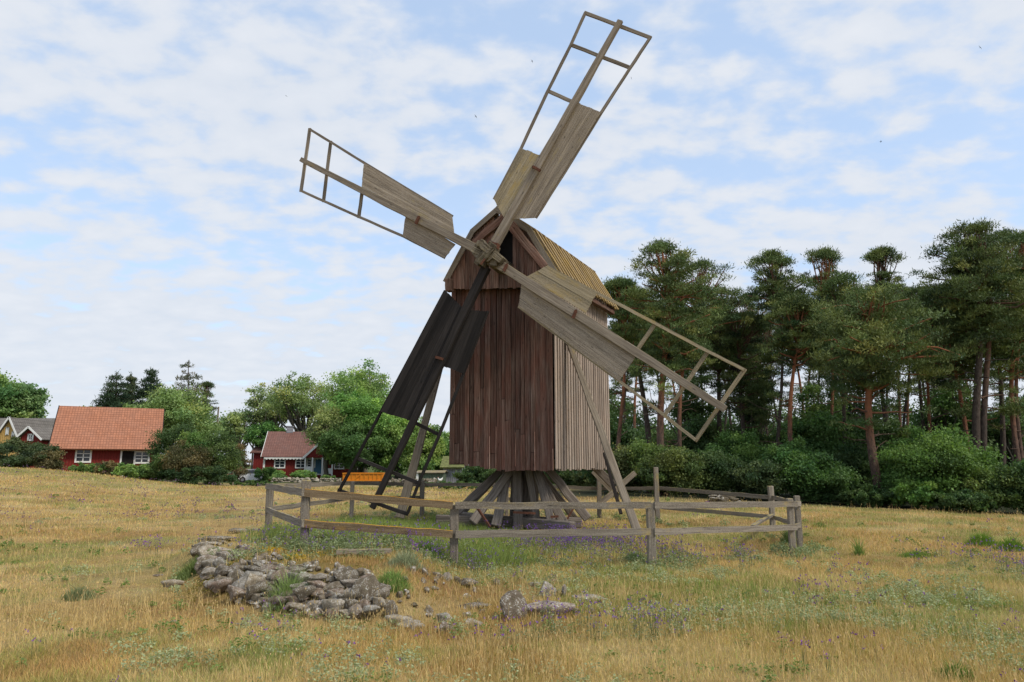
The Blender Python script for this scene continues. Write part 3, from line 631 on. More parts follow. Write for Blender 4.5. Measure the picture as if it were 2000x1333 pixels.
# red house with white trim
Y = 80.; A = P(516, 908, Y); d_ = line_dir(80); ln_ = solve(Vector((A.x, A.y, 3)), d_, 700)
H2 = House('red_house', 'red wooden house with brown-red tiled roof and white carved trim behind the stone wall', A, 80, ln_, 7, .5, zof(516, 889, Y), zof(516, 845, Y + 3.4), M['redw'], M['tile_r'], over=.3, eave=.4, trim=M['white'])
for px in (547, 588): H2.window(px, .95, zof(px, 913, Y), zof(px, 896, Y))
H2.window(608, .7, zof(608, 912, Y), zof(608, 898, Y)); H2.window(622, .9, .7, zof(622, 897, Y), 'door', door=M['bluedoor']); H2.window(663, .9, zof(663, 915, Y + 1), zof(663, 901, Y + 1)); H2.window(697, .9, zof(697, 915, Y + 1), zof(697, 901, Y + 1))
e0 = H2.A + H2.n * .42; z0 = H2.ze - .4 * (H2.zr - H2.ze) / 3.5
b = MB(); nsc = 56
for i in range(nsc):
    x = ln_ * (i + .5) / nsc; p = e0 + H2.d * x; b.beam((p.x, p.y, z0 + .02), (p.x, p.y, z0 - (.2 if i % 2 else .12)), ln_ / nsc, .03, H2.n)
b.build('eave_trim', M['white'], H2.ob)
def at2(px, o, z): p = H2.A + H2.d * solve(Vector((H2.A.x, H2.A.y, 2)), H2.d, px) + H2.n * o; return Vector((p.x, p.y, z))
pr = thing  # porch: gable and posts
b = MB(); a, c, t_ = at2(598, 1.5, z0 + .0), at2(652, 1.5, z0), at2(625, 1.5, z0 + 1.5); b.slab([a, c, t_], -H2.n, .1); b.build('porch_gable', M['redw'], H2.ob)
b = MB(); 
for q0, q1 in ((a - H2.d * .3 - UP * .15, t_ + UP * .08), (c + H2.d * .3 - UP * .15, t_ + UP * .08)): b.beam(q0 + H2.n * .1, q1 + H2.n * .1, .06, .22, UP); b.build('porch_barge_board', M['white'], H2.ob); b = MB()

b = MB()
for q0, q1 in ((a, t_), (t_, c)):
    dd = (q1 - q0).normalized() * .35; e_ = [q0 - dd, q1, q1 - H2.n * 3.2, q0 - dd - H2.n * 3.2] if q0 is a else [q0, q1 + dd, q1 + dd - H2.n * 3.2, q0 - H2.n * 3.2]; b.slab(e_, UP, .08); b.build('porch_roof', M['tile_r'], H2.ob); b = MB()

for px in (599, 613, 632, 651): b = MB(); b.beam(at2(px, 1.45, .5), at2(px, 1.45, z0), .14, .14); b.build('porch_post', M['white'], H2.ob)
b = MB(); b.beam(at2(599, 1.45, 1.15), at2(613, 1.45, 1.15), .06, .7, UP); b.build('porch_railing', M['white'], H2.ob); b = MB(); b.beam(at2(634, 1.45, 1.0), at2(651, 1.45, 1.0), .06, .6, UP); b.build('porch_railing', M['white'], H2.ob)
pc_ = H2.A + H2.d * solve(Vector((H2.A.x, H2.A.y, 5)), H2.d, 558) - H2.n * 3.5
b = MB(); b.beam((pc_.x, pc_.y, H2.zr - .3), (pc_.x, pc_.y, H2.zr + .65), .7, .6, H2.n); b.beam((pc_.x, pc_.y, H2.zr + .652), (pc_.x, pc_.y, H2.zr + .75), .8, .7, H2.n); b.build('chimney', M['greyw'], H2.roof)
b = MB(); b.beam(at2(516, .05, .4), at2(516, .05, z0), .2, .08, H2.n); b.build('corner_board', M['white'], H2.ob)
Y = 88.; A = P(494, 908, Y); H3 = House('red_annex', 'small red gabled annex with white trim left of the chimneyed red house', A, 88, 3.2, 5, .5, zof(494, 884, Y), zof(494, 869, Y), M['redw'], M['tile_r'], trim=M['white'], cat='house')
# yellow house (gable towards us), grey roofed house, small red gable
def gable_house(name, label, pl, pa, pr_, Y, depth, wall, roof, bot, cat='house', skew=0.):
    zb = .6; L0 = P(pl[0], pl[1], Y); R0 = P(pr_[0], pr_[1], Y); T = P(pa[0], pa[1], Y); ob = thing(name, label, cat, (T.x, Y, zb)); dv = Vector((skew, 1, 0)).normalized() * depth
    b = MB(); Lb = Vector((L0.x, Y, zb)); Rb = Vector((R0.x, Y, zb)); f = [Lb, Rb, R0, T, L0]; g = [(p.x, 0, p.z) for p in f]
    b.add(f, [(0, 1, 2, 3, 4)], g); b.add([p + dv for p in f], [(4, 3, 2, 1, 0)], g); b.add([Lb, L0, L0 + dv, Lb + dv], [(0, 1, 2, 3)]); b.add([Rb, R0, R0 + dv, Rb + dv], [(0, 1, 2, 3)]); b.build('wall', wall, ob)
    b = MB(); fr = Vector((0, -.35, 0))
    for q in (L0, R0):
        e = q + (q - T).normalized() * .3; pts = [e + fr, T + fr, T + dv, e + dv]; nn = (pts[1] - pts[0]).cross(pts[2] - pts[0]).normalized(); nn = nn if nn.z > 0 else -nn
        Ls = (e - T).length; uv = [(0, 0, 0), (0, Ls, 0), (depth, Ls, 0), (depth, 0, 0)]; qq = [v + nn * .12 for v in pts]; b.add(pts + qq, [(0, 1, 2, 3), (7, 6, 5, 4), (0, 4, 5, 1), (1, 5, 6, 2), (2, 6, 7, 3), (3, 7, 4, 0)], uv + uv)
    r = b.build('roof', roof, ob); b = MB()
    for q in (L0, R0): e = q + (q - T).normalized() * .3; b.beam(e + fr * 1.1 + UP * .05, T + fr * 1.1 + UP * .08, .05, .17, UP); b.build('barge_board', M['white'], r); b = MB()
    return ob
def win_on(ob, px, py0, py1, pw, Y, panes=(2, 2)):
    a = P(px - pw / 2, py1, Y - .03); c = P(px + pw / 2, py0, Y - .03); b = MB(); x0, x1, z0, z1 = a.x, c.x, a.z, c.z; y = Y - .05
    for p, q, w, t in (((x0, y, z1), (x1, y, z1), .06, .14), ((x0, y, z0), (x1, y, z0), .06, .14)): b.beam(p, q, w, t, UP)
    for x in (x0, x1): b.beam((x, y, z0 - .07), (x, y, z1 + .07), .14, .06, (0, -1, 0))
    for i in range(1, panes[0]): x = x0 + (x1 - x0) * i / panes[0]; b.beam((x, y - .01, z0), (x, y - .01, z1), .08, .04, (0, -1, 0))
    for i in range(1, panes[1]): z = z0 + (z1 - z0) * i / panes[1]; b.beam((x0, y - .01, z), (x1, y - .01, z), .04, .05, UP)
    o = b.build('window', M['white'], ob); b = MB(); b.beam(((x0 + x1) / 2, y + .01, z0), ((x0 + x1) / 2, y + .01, z1), x1 - x0 - .1, .02, (0, -1, 0)); b.build('pane', M['glass'], o)
yh = gable_house('yellow_house', 'pale yellow house with steep white-edged gable behind the left hedge', (-4, 853), (22, 817), (38, 855), 76, 7, M['yellow'], M['tile_g'], 0); win_on(yh, 14.5, 836, 849, 5, 76, (2, 1)); win_on(yh, 26, 844, 852, 4, 76, (2, 1))
ga = gable_house('red_gable_house', 'small dark red house with white-edged gable between the yellow house and the orange-roofed cottage', (38, 855), (60, 836), (82, 857), 70, 6, M['redw'], M['tile_g'], 0, skew=.2); win_on(ga, 60, 849, 860, 10, 70, (2, 2))
A = P(-60, 908, 84); HG = House('grey_roofed_house', 'house with long grey tiled roof behind the yellow gable', A, 88, 11, 8, .6, zof(20, 858, 84), zof(20, 819, 88), M['yellow'], M['tile_g'], trim=None)
# green shed, grey shed
A = P(816, 908, 60); SG = House('green_shed', 'low dark green shed with flat pale roof edge left of the grey mossy shed', A, 90, 2.1, 3, .0, zof(816, 924, 60), zof(816, 921, 60), M['greenw'], M['gray'], over=.15, eave=.2, th=.05, cat='shed')
b = MB(); b.beam(P(815, 944, 59.95), P(815, 922, 59.95), .18, .06, (0, -1, 0)); b.build('corner_board', M['white'], SG.ob)
A = P(866, 908, 63); SH = House('grey_shed', 'old grey board shed with mossy roof beside the mill corner', A, 92, 1.6, 3.2, .0, zof(866, 911, 63), zof(866, 894, 64), M['greyw'], simple('mossy_roof', (.13, .14, .05), .95, .5, 5), over=.25, eave=.4, cat='shed')

# ------------------------------------------------------------------ trailer, cars, poles, hen
tr = thing('tipper_trailer', 'long orange-yellow steel trailer parked before the red house', 'trailer', P(709, 943, 64))
OR = simple('orange_paint', (.62, .21, .012), .5, .1, 4); BK = simple('black_rubber', (.02, .02, .02), .8)
x0, x1 = X_(670, 64), X_(749, 64); zb = P(700, 940, 64).z; zt_ = P(700, 924, 64).z
b = MB(); y0, y1 = 64, 66
for p in ([(x0, y0), (x1, y0)], [(x0, y1), (x1, y1)]): b.beam((p[0][0], p[0][1], (zb + zt_) / 2), (p[1][0], p[1][1], (zb + zt_) / 2), .05, zt_ - zb, UP)
for x in (x0, x1): b.beam((x, y0 + .026, (zb + zt_) / 2), (x, y1 - .026, (zb + zt_) / 2), .05, zt_ - zb - .01, UP)
b.beam((x0, 65, zb + .03), (x1, 65, zb + .03), 1.9, .06, UP); b.build('load_box', OR, tr)
b = MB()
for i in range(10): x = x0 + .1 + (x1 - x0 - .2) * i / 9; b.beam((x, y0 - .05, zb), (x, y0 - .05, zt_), .07, .05, (0, -1, 0))
b.beam((x0, y0 - .06, zt_ - .04), (x1, y0 - .06, zt_ - .04), .08, .09, UP); b.beam((x0, y0 - .06, zb + .04), (x1, y0 - .06, zb + .04), .08, .09, UP); b.beam((x0 + 1.0, y0 - .07, zb + .05), (x0 + 1.6, y0 - .07, zt_ - .1), .06, .08, UP); b.build('side_rib', OR, tr)
def wheel(x, y, z, r, w, par, m=BK):
    b = MB(); b.tube([(x, y - w / 2, z), (x, y + w / 2, z)], [r, r], 14); o = b.build('wheel', m, par); b = MB(); b.tube([(x, y - w / 2 - .01, z), (x, y - w / 2 + .03, z)], [r * .55, r * .55], 12); b.build('rim', M['greyw'], o)
for x in (x0 + 2.2, x0 + 2.75, x0 + .5, x1 - .5): wheel(x, y0 + .15, zb - .06, .3, .22, tr)
b = MB(); b.beam((x0, 65, zb), (x0 - .9, 65, zb - .1), .1, .1); b.build('drawbar', BK, tr)
def car(label, px, Y, col, yaw, name='parked_car'):
    g = P(px, 946, Y); gz = -.3; t = thing(name, label, 'car', (g.x, Y, gz)); m = simple(name + '_paint', col, .35, .03, 2, 0., .5); R = Matrix.Rotation(yaw, 4, 'Z'); T = Matrix.Translation((g.x, Y, gz)) @ R
    def lof(profile, hw0, hw1, nm, mat, par):
        b = MB(); vs = []; n = len(profile)
        for s_ in (-1, 1):
            for (x, z, k) in profile: vs.append(T @ Vector((x, s_ * (hw0 + (hw1 - hw0) * k), z)))
        b.add(vs, [tuple(range(n)), tuple(range(2 * n - 1, n - 1, -1))] + [(i, (i + 1) % n, (i + 1) % n + n, i + n) for i in range(n)]); return b.build(nm, mat, par, bevel=.03)
    body = lof([(-2.1, .3, 0), (-2.15, .8, 0), (-2.0, .98, .3), (1.0, .95, .3), (2.0, .78, .3), (2.15, .55, 0), (2.1, .28, 0)], .86, .78, 'body', m, t)
    lof([(-1.9, .96, 0), (-1.45, 1.4, 1), (.1, 1.45, 1), (.95, .95, 0)], .78, .6, 'windows', M['glass'], t); lof([(-1.5, 1.39, 0), (-1.4, 1.45, 0), (.05, 1.49, 0), (.2, 1.42, 0)], .64, .62, 'roof', m, t)
    for x in (-1.35, 1.35):
        for s_ in (-1, 1):
            b = MB(); b.tube([T @ Vector((x, s_ * .72, .32)), T @ Vector((x, s_ * .9, .32))], [.32, .32], 14); o = b.build('wheel', BK, t)
            b = MB(); b.tube([T @ Vector((x, s_ * .86, .32)), T @ Vector((x, s_ * .915, .32))], [.18, .18], 10); b.build('rim', M['greyw'], o)
    for s_ in (-1, 1): b = MB(); b.beam(T @ Vector((2.08, s_ * .6 - .14, .66)), T @ Vector((2.08, s_ * .6 + .14, .66)), .12, .14); b.build('headlight', M['white'], t)
car('red parked car, only its nose showing between the dark bushes and the pale car', 466, 86, (.40, .035, .03), -2.2)
car('pale silver parked car beside the red one at the bushes', 499, 84, (.80, .80, .82), .25)
def pole(label, px, Y, py, r=.11, m='gray'):
    p = base(px, Y); b = MB(); tp = P(px, py, Y); b.tube([p - UP * .2, Vector((p.x, p.y, tp.z))], [r, r * .75], 8); o = b.build('utility_pole', M[m], None); tag(o, label, 'pole')
pole('grey utility pole rising between the dark bush and the green trees', 419, 76, 795); pole('thin grey pole left of the red house gable', 492, 92, 838, .12)
b = MB(); p = ground_at(455, 950); b.beam(p - UP * .1, P(455, 921, p.y), .07, .05); o = b.build('stake', M['side']); tag(o, 'thin pale stake standing at the meadow edge under the dark bushes', 'stake')
hen = thing('hen', 'small white hen standing near the grey shed', 'hen', P(859, 941, 58)); hp = P(859, 938, 58)
b = MB(); b.tube([hp + Vector(v) for v in ((-.12, 0, -.03), (-.08, 0, 0), (0, 0, -.02), (.1, 0, .0), (.17, 0, .1), (.24, 0, .2))], [.02, .08, .12, .1, .06, .01], 8); b.tube([hp + Vector(v) for v in ((-.06, 0, 0), (-.12, 0, .1), (-.13, 0, .17), (-.17, 0, .16))], [.07, .045, .04, .008], 8); b.build('body', M['white'], hen, smooth=True)
b = MB(); b.beam(hp + Vector((-.17, 0, .215)), hp + Vector((-.1, 0, .215)), .02, .04); b.build('comb', simple('red_comb', (.5, .03, .02)), hen)
for s_ in (-1, 1): b = MB(); b.beam(hp + Vector((.01, s_ * .05, -.12)), hp + Vector((.0, s_ * .05, -.3)), .02, .02); b.build('leg', OR, hen)
# swallows
def swallow(label, px, py, span, Y=38, yaw=0., roll=0.):
    m_ = Matrix.Translation(P(px, py, Y)) @ Matrix.Rotation(yaw, 4, 'Z') @ Matrix.Rotation(roll, 4, 'Y'); t = lambda *v: m_ @ (Vector(v) * span)
    b = MB(); b.tube([t(0, -.35, 0), t(0, -.27, .01), t(0, -.1, 0), t(0, .15, 0), t(0, .3, .01)], [.01 * span, .05 * span, .07 * span, .04 * span, .01 * span], 7)
    for s_ in (-1, 1):
        b.slab([t(0, -.15, .02), t(s_ * .28, -.2, .05), t(s_ * .6, .12, .03), t(s_ * .25, -.05, .04), t(0, .08, .02)], (m_.to_3x3() @ UP), .012 * span, tint=0); b.slab([t(0, .2, 0), t(s_ * .1, .5, 0), t(0, .3, 0)], (m_.to_3x3() @ UP), .01 * span)
    o = b.build('swallow', M['black']); tag(o, label, 'bird', 'swallows in the sky')
swallow('dark swallow with spread wings left of the upper sail, largest bird near it', 929, 228, .22, yaw=.5, roll=.9); swallow('dark swallow high at the right edge of the sky', 1914, 93, .26, yaw=-.6, roll=1.1)
swallow('tiny swallow left of the tip of the upper sail', 1039, 120, .17, yaw=.9, roll=.8); swallow('tiny swallow just right of the frame of the upper sail', 1233, 153, .16, yaw=0, roll=1.2)
swallow('small pale-looking swallow over the pines at right', 1720, 277, .18, yaw=1.2, roll=.3); swallow('tiny distant swallow over the left sail', 559, 188, .14, yaw=.3, roll=.5)

# ------------------------------------------------------------------ trees
def leaf_faces(c, rad, n, size, dist='fill', needle=False, flat=1.):
    """n leaves in an ellipsoid; returns verts, normals-free triangles/quads"""
    u = rng.normal(size=(n, 3)); p = c + u * np.asarray(rad) * (.5 if not needle else .52); u /= np.linalg.norm(u, axis=1)[:, None] + 1e-9
    a = rng.normal(size=(n, 3)); 
    if needle: a = a * .55 + u * .6 + np.array([0, 0, .75])
    a /= np.linalg.norm(a, axis=1)[:, None]; b = np.cross(a, rng.normal(size=(n, 3))); b /= np.linalg.norm(b, axis=1)[:, None]
    s = size * rng.uniform(.6, 1.35, n)[:, None]
    if needle: v = np.stack([p - b * s * .17, p + b * s * .17, p + a * s], 1)
    else: v = np.stack([p - a * s * .5, p + b * s * .34, p + a * s * .5, p - b * s * .34], 1)
    return v
def crown_mesh(name, blobs, leaves, size, col, var, m, parent, needle=False, shell='fill'):
    """blobs: (centre, radii); leaves shared by volume"""
    vol = np.array([b[1][0] * b[1][1] * b[1][2] for b in blobs]) ** .75; vol /= vol.sum(); V = []; Cc = []
    for (c, r), k in zip(blobs, vol):
        n = max(12, int(leaves * k)); v = leaf_faces(np.array(c), r, n, size, shell, needle); V.append(v)
        t = rng.normal() * var; base_ = np.array(col) * (1 + t) * np.array([1 + rng.normal() * .06 + t * .4, 1, 1 - t * .2]); cc = base_[None] * rng.uniform(.72, 1.3, (n, 1)); Cc.append(np.repeat(np.clip(cc, .004, 1), v.shape[1], 0))
    V = np.concatenate(V); k = V.shape[1]; f = np.arange(len(V) * k).reshape(-1, k); return fastmesh(name, V.reshape(-1, 3), f, np.concatenate(Cc), m, parent)
def limb(b, p0, p1, r0, r1, bend=.15, n=4, t0=.5, t1=1.):
    p0 = Vector(p0); p1 = Vector(p1); L_ = (p1 - p0).length; pts = []; off = Vector(rng.normal(size=3)) * bend * L_ * .5
    for i in range(n + 1):
        k = i / n; pts.append(p0.lerp(p1, k) + off * math.sin(k * math.pi) + Vector(rng.normal(size=3)) * L_ * .02 * (0 < i < n))
    b.tube(pts, [r0 + (r1 - r0) * i / n for i in range(n + 1)], 5, [t0 + (t1 - t0) * i / n for i in range(n + 1)], cap=False)
def pine(label, bx, Y, tx, ty, cw, cb, tw=20, orange=True, dens=1., group=None, boughs=None, bare=6, col=(.062, .095, .032), double=False, leaves=None):
    """trunk base at column bx, top at (tx,ty); crown cw pixels wide, down to row cb"""
    p0 = base(bx, Y); top = P(tx, ty, Y); sc = Y / F; H = top.z - p0.z; ob = thing('pine_tree', label, 'pine tree', p0, group)
    R = tw * sc * .5 * .8; n = 9; pts = []; bend = rng.normal() * .25; ax = Vector((top.x - p0.x, 0, H)); ph = rng.uniform(0, 6)
    def tp(k): return p0 + Vector((ax.x * k ** 1.2 + .02 * H * math.sin(k * 5 + ph) * (1 if k < .99 else 0), .02 * H * math.sin(k * 4 + ph * 2), H * k * .96))
    b = MB(); pts = [tp(i / n) for i in range(n + 1)]; pts[0] = pts[0] - UP * .3
    b.tube(pts, [R * (1.15 if i == 0 else 1) * (1 - .75 * (i / n) ** 1.3) for i in range(n + 1)], 9, [(i / n) * (1.1 if orange else .3) - (.15 if orange else .2) for i in range(n + 1)])
    if double: b.tube([p + Vector((R * 1.9 * (1 + .4 * i / n), .1, 0)) for i, p in enumerate(pts[:8])], [R * .85 * (1 - .6 * i / 9) for i in range(8)], 8, [(i / n) - .2 for i in range(8)])
    cbz = P(tx, cb, Y).z; kc = max(.2, (cbz - p0.z) / H); hw = cw * sc * .5; blobs = []; nb = int((boughs or 30) * 1.15)
    for i in range(nb):
        k = kc + (1 - kc) * ((i + rng.random() * .8) / nb); rel = (k - kc) / (1 - kc)
        w = hw * (.5 + .6 * math.sin(min(1, rel * 1.5) * math.pi * .62)) * (1 - rel ** 3.2 * .42); a = i * 2.4 + rng.uniform(-.9, .9); l = w * rng.uniform(.3, 1.2)
        s_ = tp(min(.98, k * .93)); e = s_ + Vector((math.cos(a) * l, math.sin(a) * l * .8, .10 * H * rng.uniform(.1, .7) * (1 - rel * .5))); e.z = min(e.z, top.z - .1)
        limb(b, s_, e, R * .32 * (1 - rel * .6) + .02, .02, .2, 4, .9 if orange else .3, 1. if orange else .3)
        br = max(.22, hw * rng.uniform(.10, .19)); dv = (e - s_).normalized()
        for q in range(6 if l > hw * .6 else 4):
            cc = e - dv * br * .75 * q + Vector(rng.normal(size=3)) * br * (.5 + .25 * q); cc.z = min(cc.z, top.z - br * .3)
            blobs.append(((cc.x, cc.y, cc.z), (br * rng.uniform(.8, 1.25), br * rng.uniform(.8, 1.2), br * rng.uniform(.32, .55))))
    for q in range(20):
        a = rng.uniform(0, 6.3); r_ = hw * .62 * rng.random() ** .7; cc = tp(.9 - .10 * rng.random()); e = Vector((top.x + math.cos(a) * r_, top.y + math.sin(a) * r_, top.z - .1 - r_ * rng.uniform(.25, .9))); limb(b, cc - UP * .3, e, .05, .02, .1, 3, 1., 1.); blobs.append(((e.x, e.y, e.z), (.38, .38, .2)))
    for i in range(int(nb * .12)):
        k = kc * rng.uniform(.62, 1.02); s_ = tp(k * .95); a = rng.uniform(0, 6.3); l = hw * rng.uniform(.35, .95); e = s_ + Vector((math.cos(a) * l, math.sin(a) * l * .7, rng.uniform(-.05, .25) * l)); limb(b, s_, e, .05, .015, .2, 4, .3, .3)
        for q in range(2): q_ = rng.uniform(.22, .42); cc = e + Vector(rng.normal(size=3)) * q_ * .8; blobs.append(((cc.x, cc.y, cc.z), (q_, q_, q_ * .45)))
    for i in range(bare):
        k = kc * rng.uniform(.35, 1.05); s_ = tp(k * .95); a = rng.uniform(0, 6.3); l = rng.uniform(.5, 1.7); limb(b, s_, s_ + Vector((math.cos(a) * l, math.sin(a) * l * .6, rng.uniform(-.1, .5) * l)), .035, .008, .3, 3, .0, .0)
    b.build('trunk', M['bark_p'] if orange else M['bark_d'], ob, smooth=True)
    crown_mesh('crown', blobs, int((leaves or 30000) * dens), .125, (col[0] * 1.5, col[1] * 1.36, col[2] * 1.4), .27, M['needle'], ob, needle=True); return ob
FG = 'pines of the wood'
PT = [
 ('slim orange-barked pine standing close to the mill wall above the right prop', 1209, 36, 1212, 547, 120, 690, 14, True, .8, 26),
 ('tallest pine of the left group with straight thick orange trunk under the right sail frame', 1303, 33.5, 1290, 474, 165, 715, 24, True, 1.25, 40),
 ('dark-barked pine just left of the tallest left pine', 1266, 41, 1238, 575, 120, 720, 20, False, .8, 26),
 ('orange-barked pine just right of the tallest left pine', 1318, 39, 1368, 511, 165, 700, 14, True, 1.1, 36),
 ('dark bushy pine right of the round-topped pair over the sail tip', 1392, 42, 1418, 560, 160, 720, 17, False, 1., 32),
 ('low dark pine behind the outer corner of the right sail', 1446, 40, 1446, 610, 150, 800, 16, False, 1.1, 32),
 ('straight pine with open umbrella crown, first of the middle group', 1525, 38, 1507, 493, 125, 600, 12, False, .8, 26),
 ('orange-trunked pine beneath the open umbrella crown', 1549, 34, 1556, 580, 130, 700, 17, True, .8, 26),
 ('thin pine with airy pale crown left of the arching crown', 1616, 40, 1612, 488, 115, 610, 11, True, .55, 24),
 ('dark-crowned pine beside the airy pale one', 1640, 37, 1650, 535, 165, 715, 13, False, 1.1, 34),
 ('big front pine with kinked reddish trunk and arching wide crown', 1714, 30, 1692, 560, 260, 760, 27, True, 1.5, 46),
 ('pine with small pointed top rising behind the arching crown', 1735, 42, 1722, 487, 90, 600, 14, False, .6, 22),
 ('slender dark pine right of the arching crown, nearer of two', 1771, 41, 1764, 590, 110, 690, 10, False, .5, 20),
 ('slender dark pine with forked-looking top left of the bright orange trunk', 1800, 43, 1790, 560, 130, 700, 13, False, .6, 22),
 ('pine with clean bright orange trunk above the light green maple', 1888, 32.5, 1848, 558, 165, 715, 15, True, 1.1, 34),
 ('slim orange-trunked pine above the left side of the light green maple', 1808, 36, 1815, 600, 110, 720, 12, True, .5, 20),
 ('largest dark pine with doubled trunk and highest crown at right', 1925, 30.5, 1884, 437, 195, 640, 26, False, 1.5, 46),
 ('broad pine behind the doubled trunk', 1952, 38, 1950, 452, 150, 700, 16, False, 1.2, 36),
 ('pine with twin orange stems at the right edge of the photograph', 1984, 32, 1996, 455, 190, 720, 17, True, 1.3, 40),
 ('dark low-branched pine left of the doubled trunk', 1870, 44, 1862, 600, 130, 760, 12, False, .8, 24)]
for (lb, bx, Y, tx, ty, cw, cb, tw, orr, de, nb) in PT:
    cb -= 15; cw *= 1.05; tw *= .82
    pine(lb, bx, Y, tx, ty, cw, cb, tw, orr, de, FG, nb, 8, col=tuple(np.array([.074, .115, .036]) * rng.uniform(.85, 1.15)), double='doubled trunk and' in lb or 'twin' in lb)
pine('pine cut by the right border of the photograph', 2060, 33, 2070, 430, 220, 720, 20, False, 1.2, FG, 36)
bgl = 'slender dark trunk standing deep among the pines behind the front row'
protos = [pine(bgl, 1345, 52, 1350, 600, 110, 720, 8, False, .6, 'deep slender pines', 22), pine(bgl, 1478, 56, 1484, 620, 105, 730, 7, False, .5, 'deep slender pines', 20), pine(bgl, 1585, 54, 1580, 590, 110, 700, 8, True, .6, 'deep slender pines', 22)]
def copy_tree(o, loc, sc, rz):
    c = o.copy(); S.collection.objects.link(c)
    for ch in list(o.children):
        d = ch.copy(); S.collection.objects.link(d); d.parent = c; d.matrix_parent_inverse = ch.matrix_parent_inverse.copy()
    c.location = loc; c.scale = (sc, sc, sc); c.rotation_euler.z = rz; return c
k = 0
for px in (1222, 1290, 1330, 1375, 1415, 1465, 1500, 1538, 1568, 1605, 1630, 1665, 1690, 1745, 1782, 1822, 1858, 1905, 1965, 2020, 1250, 1430, 1655, 1760, 1838):
    Y = 47 + (k * 7.3) % 22; copy_tree(protos[k % 3], base(px, Y), Y / 54 * rng.uniform(.9, 1.1), k * 1.3); k += 1

def broad(label, bx, Y, cx_, top, w, bot, leaves, size, col, name='broadleaf_tree', cat='tree', nb=34, tw=14, airy=False, group=None, var=.2, depth=None, blob=.27, trunk=True, low=0.):
    p0 = base(bx, Y); sc = Y / F; ob = thing(name, label, cat, p0, group); T = P(cx_, top, Y); B = P(cx_, bot, Y); hw = w * sc / 2 * (1.22 if trunk else 1.1); hh = (T.z - B.z) / 2; c = Vector((T.x, Y, (T.z + B.z) / 2)); dp = depth or hw * .9
    blobs = []; b = MB(); R = tw * sc * .5; fork = p0.lerp(c, .55 if airy else .7)
    if trunk: limb(b, p0 - UP * .2, fork, R, R * .7, .06, 4)
    br0 = min(hw, hh) * blob * (.8 if trunk else .62); nb = int(nb * (1.9 if trunk else 2.4))
    for i in range(nb):
        u = rng.normal(size=3); u /= np.linalg.norm(u)
        if u[2] < -.3 and not low: u[2] *= .5
        r = rng.uniform(.45, 1.) if not airy else rng.uniform(.35, 1.); q = br0 * rng.uniform(.6, 1.7)
        e = Vector((c.x + u[0] * max(.1, hw - q * .7) * r, c.y + u[1] * dp * r, c.z + u[2] * max(.1, hh - q * .7) * r)); e.z = max(e.z, p0.z + q * .5)
        blobs.append((tuple(e), (q, q, q * rng.uniform(.5, .8))))
        if trunk and (i % (2 if airy else 5) == 0): limb(b, fork - (fork - p0) * rng.uniform(0, .35), e, R * .4, .02, .2, 4)
    if b.v: b.build('trunk', M['bark_g'], ob, smooth=True)
    crown_mesh('crown' if trunk else 'foliage', blobs, int(leaves * (2.1 if not airy else 1.25)), size * .66, tuple(v_ * q_ * (2.2 if trunk and Y > 70 and bx < 900 else 1.65) for v_, q_ in zip(col, (1.03, .96, 1.15))), var, M['leaf'], ob); return ob
DG, MG, LG, YG, RG = (.040, .075, .022), (.085, .15, .035), (.12, .21, .05), (.15, .19, .045), (.095, .085, .032)
# the left side
broad('large round green tree at the left edge behind the yellow house', 5, 98, -5, 716, 110, 860, 14000, .5, (.085, .145, .04), nb=40, tw=20)
broad('smaller round tree right of the large one at the left edge', 62, 100, 60, 745, 75, 850, 9000, .5, (.09, .15, .05), nb=30)
def fir(label, bx, Y, top, w, bot, col=(.035, .06, .03), dens=1., sparse=False):
    p0 = base(bx, Y); sc = Y / F; ob = thing('fir_tree', label, 'fir tree', p0); T = P(bx, top, Y); B = P(bx, bot, Y); H = T.z - B.z; blobs = []; b = MB(); b.tube([p0, T], [.22, .04], 7, [.2, .2]); nl = int(H / .75)
    for i in range(nl):
        k = i / nl; z = B.z + H * k; l = w * sc / 2 * (1 - k) ** .8 * rng.uniform(.75, 1.1) + .2; m_ = 6 if not sparse else 4
        for j in range(m_):
            a = j * 6.28 / m_ + rng.uniform(-.5, .5) + i; s_ = Vector((T.x, Y, z)); e = s_ + Vector((math.cos(a) * l, math.sin(a) * l, (-.12 + .25 * k) * l)); limb(b, s_, e, .05, .015, .1, 2, .2, .2)
            for f_ in ((.45, .85) if not sparse else (.9,)): cc = s_.lerp(e, f_); q = max(.3, l * .36) * rng.uniform(.7, 1.3); blobs.append((tuple(cc + Vector((0, 0, rng.normal() * .2))), (q * 1.1, q * 1.1, q * .55)))
    blobs.append(((T.x, Y, T.z - .3), (.2, .2, .5))); b.build('trunk', M['bark_d'], ob); crown_mesh('crown', blobs, int(13000 * dens), .3, tuple(v_ * 1.3 for v_ in col), .2, M['needle'], ob, needle=True)
fir('dark fir with broad lower branches left of the thin pine', 228, 92, 728, 82, 815)
fir('thin greyer fir between the two dark firs', 256, 96, 732, 42, 800, (.06, .08, .04), .6)
fir('second dark fir, right of the thin greyer one', 297, 94, 722, 62, 800)
fir('sparse tall larch with see-through branches above the yellow-green tree', 368, 92, 706, 74, 800, (.10, .10, .055), .35, True)
pine('small dark pine right of the sparse larch', 412, 84, 404, 747, 52, 800, 8, False, .35, None, 16, 2)
broad('low dark round tree behind the orange roof', 178, 90, 176, 792, 70, 830, 4000, .45, MG)
broad('wide yellow-green tree behind the right end of the orange roof', 330, 72, 335, 750, 160, 900, 22000, .34, (.10, .15, .045), nb=60, tw=14)
broad('pale airy tree between the dark pine and the red house', 462, 96, 462, 788, 80, 880, 5000, .4, (.12, .17, .06), airy=True, nb=30)
